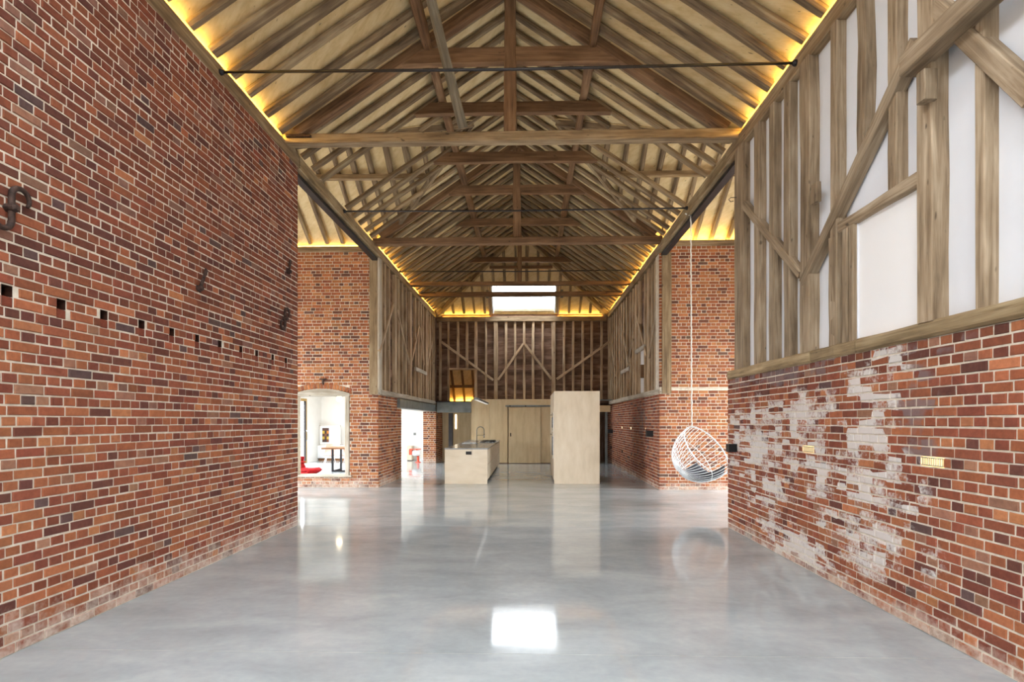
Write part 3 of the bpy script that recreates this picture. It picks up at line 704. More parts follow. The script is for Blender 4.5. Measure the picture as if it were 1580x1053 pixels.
# ------------------------------------------------------------------ boarded end wall
we = empty('wall_end', label='far end wall of brown boards behind pale studs and braces', cat='wall', **S)
YW = 20.5
oz0, oz1 = onY(700, 617, YW).z, onY(700, 571, YW).z; ox0, ox1 = onY(693, 600, YW).x, onY(733, 600, YW).x
z = 2.36; i = 0
while z < 5.6:
    za, zb = z, z + .212
    if zb > oz1 + .02 or False:
        MB().timber((-3.6, YW + .12, (za + zb) / 2), (3.2, YW + .12, (za + zb) / 2), .028, .206, up=(0, 0, 1), ch=.003).build('weatherboard', M['board'], we)
    else:
        MB().timber((-3.6, YW + .12, (za + zb) / 2), (ox0, YW + .12, (za + zb) / 2), .028, .206, ch=.003).build('weatherboard', M['board'], we)
        MB().timber((ox1, YW + .12, (za + zb) / 2), (3.2, YW + .12, (za + zb) / 2), .028, .206, ch=.003).build('weatherboard', M['board'], we)
    z += .2; i += 1
MB().box(-3.7, 3.3, YW + .15, YW + .2, oz1, 5.75).build('backing', M['board'], we)
MB().box(-3.7, ox0, YW + .15, YW + .2, 2.3, oz1).build('backing', M['board'], we)
MB().box(ox1, 3.3, YW + .15, YW + .2, 2.3, oz1).build('backing', M['board'], we)
def epx(c): return 640 + c / 4.647
for c in (180, 240, 307, 373, 437, 508, 580, 655, 718, 785, 850, 918, 995, 1073, 1137, 1205, 1270, 1340, 1395):
    x = onY(epx(c), 550, YW).x; big = c in (580, 995); wd = .15 if big else (.11 if c in (437,) else rnd.uniform(.075, .1))
    z0 = 2.38 if c not in (307, 373) else oz1 + .05
    MB().timber((x, YW + .05, z0), (x, YW + .05, 5.52), wd, .12 if big else .10, up=(0, 1, 0), seg=6, wob=.05, ch=.01, bow=rnd.uniform(-.015, .015)).build('stud', M['stud_rear'], we)
for (a, b) in (((190, 500), (562, 775)), ((778, 515), (597, 775)), ((788, 515), (980, 768)), ((1395, 500), (1018, 770))):
    p = onY(epx(a[0]), 420 + a[1] / 4.647, YW - .01); q = onY(epx(b[0]), 420 + b[1] / 4.647, YW - .01)
    MB().timber(p, q, .09, .05, up=(0, 1, 0), seg=3, wob=.04).build('brace', M['stud_rear'], we)
MB().timber((ox0, YW + .04, oz1 + .03), (ox1, YW + .04, oz1 + .03), .1, .07, seg=2, wob=.03).build('window_rail', M['stud_rear'], we)
MB().timber((-3.5, YE - .02, ZPH - .09), (2.95, YE - .02, ZPH - .09), .24, .18, seg=9, wob=.025).build('wall_plate', M['plate'], we)
MB().box(-3.75, 3.25, YW + .15, YE + .25, 5.4, 5.66).build('wall_head', M['board'], we)
# sloping soffit of the loft seen through the opening
for k in range(4):
    x0 = ox0 - .25 + k * .42
    panel(we, [(x0, 22.5, 2.35), (x0 + .42, 22.5, 2.35), (x0 + .42, 21.2, 3.9), (x0, 21.2, 3.9)], .02, M['deck'], 'loft_panel')
    MB().timber((x0 + .2, 22.45, 2.36), (x0 + .2, 21.25, 3.8), .09, .1, (0, 0, 1), 2, .04).build('loft_rafter', M['truss'], we)
MB().timber((ox0 - .3, 21.75, 3.0), (ox1 + .3, 21.75, 3.0), .09, .11).build('loft_purlin', M['truss'], we)
MB().box(ox0 - .35, ox0 - .3, 20.7, 22.6, 2.3, 4).build('loft_side', M['ply'], we); MB().box(ox1 + .3, ox1 + .35, 20.7, 22.6, 2.3, 4).build('loft_side', M['ply'], we)
MB().box(-3.9, -3.55, 20.47, 22.7, 2.2, 5.9).build('return_wall', M['board'], we); MB().box(3.2, 3.5, 20.47, 22.7, 2.2, 5.9).build('return_wall', M['board'], we); MB().box(-3.9, 3.5, 20.66, 22.75, 4.0, 4.08).build('loft_roof', M['board'], we); MB().box(-3.9, 3.5, 22.6, 22.7, 0, 4).build('outer_wall', M['board'], we); MB().box(ox0 - .4, ox1 + .4, 20.7, 22.6, 2.28, 2.34).build('loft_floor', M['ply'], we)

# ------------------------------------------------------------------ dining aisle behind the left walls
wd_ = empty('wall_dining', label='white plastered walls of the dining room beyond the doorway', cat='wall', **S)
YB = 21.85
MB().box(-8.6, -3.8, YB, YB + .15, 0, 4).build('plaster_wall', M['plaster'], wd_)
MB().box(-8.6, -8.5, 20.42, YB, 0, 4).build('plaster_wall', M['plaster'], wd_); MB().box(-8.6, -8.5, 13.2, 13.7, 0, 4).build('plaster_wall', M['plaster'], wd_)
MB().box(-8.6, -8.5, 13.7, 20.42, 2.45, 4).build('plaster_wall', M['plaster'], wd_)
MB().box(-3.9, -3.82, YL + .4, YL + 1.9, 0, 4).build('plaster_wall', M['plaster'], wd_); MB().box(-3.9, -3.82, YL + 7.7, YB, 0, 4).build('plaster_wall', M['plaster'], wd_)
MB().box(-3.9, -3.82, YL + 1.9, YL + 7.7, 2.3, 4).build('plaster_wall', M['plaster'], wd_)
# plastered back of the brick wall
MB().box(-8.6, -5.7, YL + .4, YL + .43, 0, 4).build('plaster_wall', M['plaster'], wd_)
MB().box(-4.3, -3.9, YL + .4, YL + .43, 0, 4).build('plaster_wall', M['plaster'], wd_); MB().box(-5.7, -4.3, YL + .4, YL + .43, 2.4, 4).build('plaster_wall', M['plaster'], wd_)
cd_ = empty('ceiling_dining', label='white ceiling of the dining room beyond the doorway', cat='ceiling', **S)
for a, b in ((YL + .4, 15.4), (18.4, 22)): MB().box(-8.7, -3.85, a, b, 4, 4.1).build('ceiling_panel', M['plaster'], cd_)
MB().box(-8.7, -6.85, 15.4, 18.4, 4, 4.1).build('ceiling_panel', M['plaster'], cd_); MB().box(-5.65, -3.85, 15.4, 18.4, 4, 4.1).build('ceiling_panel', M['plaster'], cd_)
portal('portal_dining_roof', (-6.25, 16.9, 4.05), (0, 0, 0), 1.2, 3.0)
MB().box(-3.85, -3.6, YL - .0 + 1.8, YL + 7.56, 2.225, 2.3).build('lintel_pad', M['mortar'], wbl)
lo = MB().box(-3.86, -3.5, YL + 1.72, YL + 7.6, 1.96, 2.2).build('steel_lintel', M['steel'], wbl)
# lining bricks inside the putlog holes, shade put into their dark colour
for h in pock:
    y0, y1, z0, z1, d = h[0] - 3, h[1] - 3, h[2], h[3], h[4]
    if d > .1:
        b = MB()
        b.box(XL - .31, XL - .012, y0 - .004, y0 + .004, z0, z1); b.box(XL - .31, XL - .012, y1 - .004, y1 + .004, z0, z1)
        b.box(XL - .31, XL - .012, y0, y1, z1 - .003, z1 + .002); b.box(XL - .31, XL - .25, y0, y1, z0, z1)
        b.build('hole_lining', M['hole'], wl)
    else:
        o = bpy.data.objects.new('brick', unit_mesh('h', 2, M['brick_l_o'])); COL.objects.link(o); o.parent = wl
        o.matrix_world = Matrix.Translation((XL - .008, (y0 + y1) / 2, (z0 + z1) / 2)) @ Matrix.Rotation(-math.pi / 2, 4, 'Z') @ Matrix.Diagonal((y1 - y0 - .004, 1, z1 - z0 - .006, 1)); o.color = lin((128, 66, 48))
# ------------------------------------------------------------------ trusses, collars, tie rods
def truss(y, tie_h, label, king=True, principal=True, collar=None, kp_w=.17, tie_b=5.65):
    t = empty('roof_truss', (XC, y, tie_b), label=label, cat='roof truss', group='tie-beam trusses')
    MB().timber((XL - .04, y + .08, tie_b + tie_h / 2), (XR + .04, y + .08, tie_b + tie_h / 2), .16, tie_h, seg=10, wob=.02, ch=.012).build('tie_beam', M['plate'] if y < 9 else M['truss'], t)
    if king: MB().timber((XC, y + .1, tie_b + tie_h), (XC, y + .1, zmain(XC) + .05), kp_w, .12, up=(0, 1, 0), seg=5, wob=.04, ch=.01).build('king_post', M['truss'], t)
    if principal:
        for s in (-1, 1):
            o = .055
            MB().timber((XC + s * (HALF - .12), y + .1, ZP + .08 + .08 - .02), (XC + s * .06, y + .1, zmain(XC) + .0), .14, .17, (0, 0, 1), 5, .03, .012).build('principal_rafter', M['truss'], t)
    if collar: collar_beam(t, y + .1, collar, nm='collar')
    return t
def collar_beam(par, y, h, nm='collar', z=6.80, mat=None):
    w_ = HALF - (z - ZP) / PITCH + .02; w2 = HALF - (z + h - ZP) / PITCH + .02
    wid = .11; b = MB(); n = 6; vs = []; gs = []; fs = []; o = rnd.random() * 20
    for i in range(n + 1):
        k = -1 + 2 * i / n; j = rnd.uniform(-.008, .008)
        for (yy, top) in ((-wid / 2, 0), (wid / 2, 0), (wid / 2, 1), (-wid / 2, 1)):
            x = XC + k * (w2 if top else w_); zz = z + (h if top else j + .02 * (1 - k * k)); vs.append((x, y + yy, zz)); gs.append((x + o, yy + o, zz))
    for i in range(n):
        for q in range(4): a = i * 4 + q; c = i * 4 + (q + 1) % 4; fs.append((a, c, c + 4, a + 4))
    fs += [(3, 2, 1, 0), (n * 4, n * 4 + 1, n * 4 + 2, n * 4 + 3)]
    b.add(vs, fs, gs); return b.build(nm, mat or M['truss'], par)
t1 = truss(7.75, .14, 'nearest tie-beam truss with king post and grey raking strut', collar=.23)
p = onY(714, 209, 7.66); q = onY(660, -20, 6.75)
MB().timber((p.x, 7.66, 5.79), (q.x, 6.75, q.z), .13, .13, up=(0, 1, 0), seg=5, wob=.03, ch=.03).build('raking_strut', M['grey_wood'], t1)
MB().box(XL + .02, XL + .38, 7.70, 7.75, 5.72, 5.75).build('iron_strap', M['iron'], t1)
t2 = truss(12.25, .15, 'middle tie-beam truss with king post at the far side of the cross bay', collar=.2)
t3 = truss(16.0, .11, 'slim tie-beam truss with short king post just before the skylight', principal=False, kp_w=.13)
t4 = truss(17.4, .14, 'tie beam with dark iron brackets at both ends crossing the skylight', king=False, principal=False)
for s, x in ((1, XL), (-1, XR)):
    MB().tube([(x + s * .02, 17.38, 5.76), (x + s * .5, 17.38, 5.76), (x + s * .5, 17.38, 5.72)], .018, 6).build('iron_bracket', M['iron'], t4)
    o = onY(752 if s > 0 else 867, 448, 17.4); MB().timber((o.x, 17.48, 5.6), (o.x, 17.48, 5.86), .09, .05, up=(0, 1, 0)).build('hanger_block', M['grey_wood'], t4)
names = ['dark collar beam between the rafters just beyond the nearest truss', 'collar beam over the middle of the cross bay',
         'collar beam just beyond the middle truss', 'collar beam right above the skylight']
for (y, h), lb in zip(((9.12, .19), (10.84, .21), (14.34, .19), (17.65, .17)), names):
    r_ = empty('collar_beam', (XC, y, 6.8), label=lb, cat='collar beam', group='collar beams'); collar_beam(r_, y, h, 'beam')
for y, z, lb in ((6.08, 5.6, 'nearest dark iron tie rod spanning between the wall plates'), (10.2, 5.61, 'dark iron tie rod across the cross bay'), (14.6, 5.68, 'thin dark iron tie rod nearest the skylight')):
    r_ = empty('tie_rod', (XC, y, z), label=lb, cat='tie rod', group='iron tie rods')
    MB().tube([(XL + .006, y, z), (XC, y + .01, z - .015), (XR - .006, y, z)], .016, 8).build('rod', M['dark_steel'], r_, smooth=True)
    for x, s in ((XL, 1), (XR, -1)): MB().lathe([(.035, 0), (.035, s * .02), (.02, s * .045)], (x + s * .006, y, z), 10, 'x').build('nut', M['dark_steel'], r_)

# ------------------------------------------------------------------ LED strips along the plates
def led(p0, p1, lb):
    a, b = Vector(p0), Vector(p1); r_ = empty('led_strip', (a + b) / 2, label=lb, cat='light strip', group='warm strip lights on the wall plates')
    MB().timber(a + Vector((0, 0, .012)), b + Vector((0, 0, .012)), .022, .012, ch=.002).build('glowing_strip', M['led'], r_)
    d = (b - a).normalized(); n = Vector((-d.y, d.x, 0))
    MB().timber(a + Vector((0, 0, .003)), b + Vector((0, 0, .003)), .03, .006, ch=.001).build('channel', M['dark_steel'], r_)
led((XL - .09, 3.0, ZP), (XL - .09, 7.72, ZP), 'warm strip light on the plate above the tall left brick wall')
led((XR + .09, 3.0, ZP), (XR + .09, 7.72, ZP), 'warm strip light on the plate above the near right timber wall')
led((XL - .09, 12.45, ZP), (XL - .09, YE - .35, ZP), 'warm strip light along the far left studded wall')
led((XR + .09, 12.45, ZP), (XR + .09, YE - .35, ZP), 'warm strip light along the far right studded wall')
led((-6.9, YL + .09, ZT - .01), (-3.85, YL + .09, ZT - .01), 'warm strip light over the brick wall with the arched doorway')
led((3.3, YR + .14, ZT - .01), (6.4, YR + .14, ZT - .01), 'warm strip light over the brick wall behind the hanging chair')
led((-3.3, YE + .0, ZPH), (-1.5, YE + .0, ZPH), 'warm strip light on the end plate left of the skylight')
led((1.1, YE + .0, ZPH), (2.8, YE + .0, ZPH), 'warm strip light on the end plate right of the skylight')
led((ox0 - .2, 22.35, 2.40), (ox1 + .2, 22.35, 2.40), 'warm strip light in the loft behind the end wall opening')

# ------------------------------------------------------------------ skylight
sk = empty('window_1', (XC, 19.85, 6.4), label='large bright skylight in the hipped end of the roof', cat='skylight', kind='structure')
def hp(x, y, dz): return Vector((x, y, zhip(y) + dz))
for x in (SKX0, SKX1): MB().timber(hp(x, SKY1, .13), hp(x, SKY0, .13), .05, .22, (0, 0, 1)).build('window_frame', M['white_paint'], sk)
for y in (SKY0, SKY1): MB().timber(hp(SKX0, y, .19), hp(SKX1, y, .19), .05, .1, (0, 0, 1)).build('window_frame', M['stud_rear'], sk)
for x, d in ((SKX0, -.12), (SKX1, .12)): MB().timber(hp(x + d, SKY1 + .03, .05), hp(x + d, SKY0 - .1, .05), .07, .09, (0, 0, 1), 3, .03).build('trimmer', M['stud_rear'], sk)
b = MB(); b.add([hp(SKX0, SKY1, .26), hp(SKX1, SKY1, .26), hp(SKX1, SKY0, .26), hp(SKX0, SKY0, .26)] + [hp(SKX0, SKY1, .27), hp(SKX1, SKY1, .27), hp(SKX1, SKY0, .27), hp(SKX0, SKY0, .27)], [(3, 2, 1, 0), (4, 5, 6, 7), (0, 1, 5, 4), (1, 2, 6, 5), (2, 3, 7, 6), (3, 0, 4, 7)]); b.build('glass_pane', M['glass'], sk)

# ------------------------------------------------------------------ plywood partition with sliding door at the end
YP = 20.2
px0, px1, zpt = onY(727, 660, YP).x, 3.05, 2.42
pt = empty('partition', ((px0 + px1) / 2, YP, 0), label='low plywood partition across the far end behind the kitchen', cat='partition')
dx0, dx1 = onY(785, 660, YP).x, onY(834, 660, YP).x; zd = onY(800, 628, YP).z
jx = [px0, onY(756, 660, YP).x, onY(783, 660, YP).x]
for a, b in zip(jx, jx[1:]): MB().box(a + .002, b - .002, YP, YP + .25, .03, zpt).build('ply_panel', M['ply'], pt)
MB().box(dx0 - .05, dx1 + .03, YP + .02, YP + .25, zd, zpt).build('ply_panel', M['ply'], pt)
rx1 = 1.72
for a, b in ((dx1 + .012, dx1 + .42), (dx1 + .423, dx1 + .80), (dx1 + .803, rx1)): MB().box(a, b, YP, YP + .25, .03, zpt).build('ply_panel', M['ply'], pt)
MB().box(px0, rx1, YP + .01, YP + .2, 0, .03).build('plinth', M['truss'], pt)
MB().box(dx0 - .1, dx1 + .1, YP + .2, YP + .25, 0, zd).build('door_reveal', M['ply'], pt)
sd = empty('sliding_door', ((dx0 + dx1) / 2, YP - .03, 0), label='plywood sliding door hung from a metal rail beside the island', cat='door')
MB().box(dx0, dx1, YP - .045, YP - .008, .02, zd - .02).build('door_leaf', M['ply'], sd)
hx = onY(788, 671, YP).x; h_ = MB().box(hx - .02, hx + .02, YP - .06, YP - .04, 1.02, 1.15).build('handle', M['dark_steel'], sd)
sr = empty('door_rail', (dx1, YP - .05, zd), label='long metal sliding door rail fixed to the partition', cat='rail')
MB().box(onY(780, 626, YP).x, onY(860, 626, YP).x, YP - .06, YP - .002, zd + .0, zd + .055).build('rail_track', M['steel'], sr)
for x in (onY(787, 626, YP).x, onY(811, 626, YP).x): MB().box(x - .02, x + .02, YP - .075, YP - .06, zd - .0, zd + .05).build('rail_bracket', M['dark_steel'], sr)
# passage left of the partition: steel beam, dark post, slim lit door
sb = empty('steel_beam', ((-3.3 + px0) / 2, YP + .1, 2.2), label='grey steel beam over the passage left of the partition', cat='beam')
MB().box(-3.46, px0 - .003, YP - .02, YP + .22, onY(700, 637, YP).z, onY(700, 621, YP).z).build('beam_web', M['steel'], sb)
MB().box(-3.5, px0 - .003, YP - .1, YP + .28, onY(700, 621, YP).z + .002, onY(700, 621, YP).z + .03).build('beam_flange', M['dark_steel'], sb)
dp_ = MB().box(onY(692, 660, YP).x, onY(698, 660, YP).x, YP + .0, YP + .2, 0, 1.9).build('dark_post', M['dark_steel'], label='dark post under the steel beam in the left passage', cat='post')
pd = empty('passage_door', (-2.5, 21.4, 0), label='plywood door with a slim vertical window in the left passage', cat='door')
MB().box(-3.4, -1.9, 21.4, 21.45, 0, 2.3).build('door_leaf', M['ply'], pd)
sx = onY(703.5, 650, 21.4).x; MB().box(sx - .03, sx + .03, 21.385, 21.4, onY(700, 662, 21.4).z, onY(700, 640, 21.4).z).build('slot_window', M['slot_glow'], pd)
MB().box(-3.5, -1.8, 21.46, 21.6, 0, 2.35).build('back_panel', M['ply'], pd)
# right passage
rp = empty('passage_frame', (2.4, YP + .2, 0), label='grey post and plywood header of the passage right of the tall cabinet', cat='door frame')
MB().box(1.72, 3.05, YP + .02, YP + .14, onY(930, 636, YP).z, onY(930, 626, YP).z).build('header', M['ply'], rp)
MB().box(1.72, 3.1, YP - .04, YP + .2, zpt - .06, zpt - .01).build('steel_flange', M['steel'], rp)
MB().box(onY(934, 680, YP).x, onY(937.5, 680, YP).x, YP, YP + .1, 0, onY(930, 636, YP).z).build('post', M['steel'], rp)
MB().box(1.6, 3.2, 21.5, 21.55, 0, 2.4).build('back_boarding', M['board'], rp)

# ------------------------------------------------------------------ kitchen island
ix0, ix1, iy0, iy1 = -2.14, -1.055, 13.65, 19.4
isl = empty('kitchen_island', ((ix0 + ix1) / 2, iy0, 0), label='long birch plywood kitchen island with drawers and dark socket', cat='kitchen island')
MB().box(ix0, ix1, iy0, iy0 + .02, .0, .876).build('end_panel', M['ply_pale'], isl)
MB().box(ix0 + .01, ix1 - .025, iy0 + .02, iy1, .08, .876).build('carcass', M['ply_pale'], isl)
MB().box(ix0 + .05, ix1 - .08, iy0 + .03, iy1 - .02, 0, .08).build('plinth', M['dark_steel'], isl)
ny = 6; dy = (iy1 - iy0 - .03) / ny
for i in range(ny):
    for (a, b) in ((.09, .47), (.485, .86)):
        MB().box(ix1 - .024, ix1 - .002, iy0 + .025 + i * dy + .003, iy0 + .025 + (i + 1) * dy - .003, a, b).build('drawer_front', M['ply_pale'], isl)
sx0, sx1 = onY(718.8, 700, iy0).x, onY(727.5, 700, iy0).x; so = MB().box(sx0, sx1, iy0 - .012, iy0 - .0005, .745, .825).build('socket', M['black'], isl)
for i in range(2): MB().box(sx0 + .012 + i * .065, sx0 + .06 + i * .065, iy0 - .015, iy0 - .012, .76, .81).build('outlet', M['dark_steel'], so)
wt = MB().box(ix0 - .015, ix1 + .01, iy0 - .015, iy1 + .02, .878, .908).build('worktop', M['worktop'], label='polished grey worktop lying on the plywood island', cat='worktop')
# spring tap
tp = empty('kitchen_tap', (-1.6, 16.5, .908), label='tall arched chrome kitchen tap on the island worktop', cat='tap')
MB().lathe([(.035, 0), (.035, .02), (.022, .03), (.02, .10)], (-1.6, 16.5, .909), 12).build('tap_base', M['chrome'], tp, smooth=True)
pts = [(-1.6, 16.5, 1.0), (-1.6, 16.5, 1.3)] + [(-1.6 + .113 - .113 * math.cos(t), 16.5, 1.31 + .113 * math.sin(t)) for t in [math.pi * i / 10 for i in range(11)]] + [(-1.374, 16.5, 1.2)]
MB().tube(pts, .012, 8).build('tap_spout', M['steel'], tp, smooth=True)
MB().tube([(-1.374, 16.5, 1.2), (-1.374, 16.5, 1.08)], [.018, .014], 10).build('spray_head', M['chrome'], tp, smooth=True)
MB().tube([(-1.6, 16.5, 1.16), (-1.374, 16.5, 1.16)], .007, 6).build('holder_arm', M['chrome'], tp)
MB().tube([(-1.6, 16.5, .97), (-1.53, 16.47, .985)], .008, 6).build('lever', M['chrome'], tp)
# sink and gas hob
sn = empty('sink', (-1.82, 16.5, .908), label='white undermounted sink left of the chrome tap', cat='sink')
MB().box(-2.0, -1.66, 16.2, 16.9, .909, .913).build('basin_floor', M['white_paint'], sn)
for (a, b, c, d) in ((-2.02, -2.0, 16.18, 16.92), (-1.66, -1.64, 16.18, 16.92), (-2.0, -1.66, 16.18, 16.2), (-2.0, -1.66, 16.9, 16.92)): MB().box(a, b, c, d, .909, .922).build('basin_rim', M['white_paint'], sn)
hb = empty('gas_hob', (-1.33, 17.6, .908), label='steel gas hob with dark pan supports on the island', cat='hob')
MB().box(-1.55, -1.1, 16.9, 18.4, .909, .918).build('hob_plate', M['steel'], hb)
for i in range(3):
    for j in range(2):
        x, y = -1.44 + j * .22, 17.15 + i * .48
        gr = MB().lathe([(.05, 0), (.05, .015), (.03, .02)], (x, y, .918), 12).build('burner', M['black'], hb)
        for d in range(4):
            a = d * math.pi / 2 + .3; MB().tube([(x + .03 * math.cos(a), y + .03 * math.sin(a), .955), (x + .1 * math.cos(a), y + .12 * math.sin(a), .955), (x + .1 * math.cos(a), y + .12 * math.sin(a), .918)], .008, 5).build('pan_support', M['black'], gr)
for i in range(5): MB().lathe([(.018, 0), (.016, .025)], (-1.13, 17.2 + i * .2, .918), 10).build('knob', M['black'], hb)

# ------------------------------------------------------------------ tall cabinet block
cx0, cx1, cy0, cy1, ch = .643, 1.797, 13.7, 16.2, 2.36
cb = empty('tall_cabinet', ((cx0 + cx1) / 2, cy0, 0), label='tall pale plywood cabinet block standing right of the island', cat='cabinet')
MB().box(cx0, cx1, cy0, cy0 + .022, 0, ch).build('end_panel', M['ply_pale'], cb)
MB().box(cx0 + .03, cx1, cy0 + .022, cy1, .06, ch - .005).build('carcass', M['ply_pale'], cb)
MB().box(cx0 + .07, cx1 - .03, cy0 + .03, cy1 - .02, 0, .06).build('plinth', M['dark_steel'], cb)
for i in range(4):
    a = cy0 + .025 + i * .62; b = a + .614
    if i == 1:
        for z0, z1 in ((.07, .58), (1.86, ch - .005)):
            MB().box(cx0 + .004, cx0 + .028, a, b, z0, z1).build('door', M['ply_pale'], cb)
        for z0, z1 in ((.6, 1.3), (1.34, 1.82)):
            ov = MB().box(cx0 - .004, cx0 + .028, a, b, z0, z1).build('oven', M['chrome'], cb)
            MB().box(cx0 - .009, cx0 - .004, a + .05, b - .05, z0 + .08, z1 - .12).build('oven_glass', M['black'], ov)
            MB().tube([(cx0 - .04, a + .06, z1 - .06), (cx0 - .04, b - .06, z1 - .06)], .01, 6).build('handle', M['dark_steel'], ov)
    else:
        for z0, z1 in ((.07, 1.18), (1.2, ch - .005)):
            d = MB().box(cx0 + .004, cx0 + .028, a, b, z0, z1).build('door', M['ply_pale'], cb)
# linear pendant over the island
lp = empty('linear_pendant', (-1.42, 16.4, 2.2), label='long metal pendant lamp hanging on thin cables above the island', cat='pendant lamp')
MB().timber((-1.42, 14.4, 2.2), (-1.42, 18.3, 2.2), .11, .055, ch=.006).build('lamp_body', M['steel'], lp)
MB().box(-1.46, -1.38, 14.45, 18.25, 2.165, 2.172).build('diffuser', M['pendant_glow'], lp)
for y in (15.9, 17.4): MB().tube([(-1.42, y, 2.22), (-1.42, y, 5.66)], .004, 5).build('cable', M['dark_steel'], lp)

# ------------------------------------------------------------------ hanging wire chair
cc = Vector((3.375, 10.35, 1.03)); ax = Vector((.80, .24, .55)).normalized()
hc = empty('hanging_chair', (cc.x, cc.y, .42), label='round white wire hanging chair with charcoal cushions', cat='chair')
e1 = (Vector((0, 0, 1)) - ax * ax.z).normalized(); e2 = ax.cross(e1)      # e1 up along the rim, e2 sideways
RR, DD = .55, .66
rim = [cc + e1 * (RR * math.cos(t)) + e2 * (RR * math.sin(t)) for t in [2 * math.pi * i / 48 for i in range(48)]]
MB().tube(rim, .014, 8, closed=True).build('rim', M['white_paint'], hc, smooth=True)
def shell(t, k, f=1.0):
    """t angle round the axis, k 0 rim .. 1 pole"""
    a = k * math.pi / 2; r = RR * math.cos(a) ** .85
    return cc + (e1 * math.cos(t) + e2 * math.sin(t)) * (r * f) - ax * (DD * math.sin(a) * f)
NW = 40
for i in range(NW):
    t = 2 * math.pi * (i + .5) / NW
    MB().tube([shell(t, k / 12) for k in range(0, 12)] + [shell(t, .985)], .0052, 6).build('wire', M['white_paint'], hc, smooth=True)
for k in (.35, .97): MB().tube([shell(2 * math.pi * i / 36, k) for i in range(36)], .006, 6, closed=True).build('hoop', M['white_paint'], hc, smooth=True)
def cushion(ts, ks, th, nm):
    b = MB(); vs = []; fs = []; n, m_ = len(ts), len(ks)
    for lay in (0, 1):
        for a, t in enumerate(ts):
            for c, k in enumerate(ks):
                edge = min(a, n - 1 - a, 1.5) / 1.5 * min(c + .3, m_ - 1 - c + .3, 1.5) / 1.5
                f = .975 - (th * (.35 + .65 * min(1, edge)) if lay else 0); vs.append(shell(t, k, f))
    o = n * m_
    for a in range(n - 1):
        for c in range(m_ - 1):
            i = a * m_ + c; fs.append((i, i + 1, i + m_ + 1, i + m_)); fs.append((o + i + m_, o + i + m_ + 1, o + i + 1, o + i))
    for a in range(n - 1): fs += [(a * m_, (a + 1) * m_, o + (a + 1) * m_, o + a * m_), (a * m_ + m_ - 1, o + a * m_ + m_ - 1, o + (a + 1) * m_ + m_ - 1, (a + 1) * m_ + m_ - 1)]
    for c in range(m_ - 1): fs += [(c, o + c, o + c + 1, c + 1), ((n - 1) * m_ + c, (n - 1) * m_ + c + 1, o + (n - 1) * m_ + c + 1, o + (n - 1) * m_ + c)]
    b.add(vs, fs); b.build(nm, M['cushion'], hc, smooth=True)
cushion([math.pi + x * .13 for x in range(-8, 9)], [.08 + .1 * i for i in range(6)], .16, 'seat_cushion')
cushion([math.pi + x * .16 for x in range(-6, 7)], [.62 + .07 * i for i in range(6)], .14, 'back_cushion')
top = rim[0]; hook_p = Vector((top.x - .02, top.y, 5.48))
n_ = 60; pts = []
for i in range(n_ + 1):
    k = i / n_; pts.append(top.lerp(hook_p, k) + Vector((.006 * math.sin(i * 2.1), .006 * math.cos(i * 2.1), 0)))
MB().tube(pts, .013, 6).build('rope', M['rope'], hc, smooth=True)
MB().tube([top + Vector((-.03, 0, -.02)), top + Vector((0, 0, .05)), top + Vector((.03, 0, -.02))], .012, 6).build('rope_knot', M['rope'], hc, smooth=True)
MB().tube([(XR - .03, hook_p.y, 5.53), (XR + .1, hook_p.y, 5.49), (hook_p.x, hook_p.y, 5.47)], .014, 6).build('rope_sling', M['rope'], hc, smooth=True)

# ------------------------------------------------------------------ lamps on and in the walls
k_ = round(1.37 / CR) * CR - CR / 2
def brick_light(x, y, z, s, lb, wd=.217, h=.062):
    r_ = empty('brick_light', (x, y, z - h / 2), label=lb, cat='wall lamp', group='brick-sized recessed lamps')
    MB().box(x + s * .016, x + s * .03, y - wd / 2, y + wd / 2, z - h / 2, z + h / 2).build('diffuser', M['lamp_glow'], r_)
    for i in range(10):
        yy = y - wd / 2 + wd * (i + .5) / 10; MB().box(x + s * .004, x + s * .016, yy - .002, yy + .002, z - h / 2, z + h / 2).build('louvre', M['steel'], r_)
    for zz in (z - h / 2 + .003, z + h / 2 - .003): MB().box(x + s * .0, x + s * .03, y - wd / 2, y + wd / 2, zz - .003, zz + .003).build('frame', M['steel'], r_)
brick_light(XR, lights_r[0][0], k_, 1, 'glowing louvred brick light in the right wall nearest the camera')
brick_light(XR, lights_r[1][0], k_, 1, 'small glowing brick light in the whitewashed part of the right wall')
for (px, py), lb in (((997, 662.5), 'tiny recessed glow lamp nearest the corner on the far right wall'), ((974.5, 661), 'middle tiny recessed glow lamp on the far right wall'), ((960.5, 660), 'farthest tiny recessed glow lamp on the far right wall')):
    q = onX(px, py, 3.06); r_ = empty('recessed_lamp', (q.x, q.y, q.z), label=lb, cat='wall lamp', group='tiny recessed lamps')
    MB().lathe([(.045, 0), (.045, -.012), (.03, -.014)], (q.x - .004, q.y, q.z), 12, 'x').build('ring', M['steel'], r_); MB().lathe([(.028, 0), (.028, -.002)], (q.x - .018, q.y, q.z), 12, 'x').build('lens', M['lamp_glow'], r_)
def box_lamp(x, y, z, sz, lb):
    r_ = empty('box_lamp', (x, y, z - sz / 2), label=lb, cat='wall lamp', group='black box wall lamps')
    MB().timber((x - sz, y, z), (x, y, z), sz, sz, ch=.006).build('housing', M['black'], r_)
    MB().box(x - .006, x + .006, y - sz * .42, y + sz * .42, z - sz * .42, z + sz * .42).build('back_plate', M['dark_steel'], r_)
box_lamp(XR - .004, 7.85, 1.21, .115, 'black box lamp at the end of the whitewashed right wall')
box_lamp(3.03, 13.25, 1.29, .15, 'black box lamp on the far right wall near the corner')
box_lamp(3.09, 20.0, 1.22, .15, 'black box lamp at the far end of the right wall')
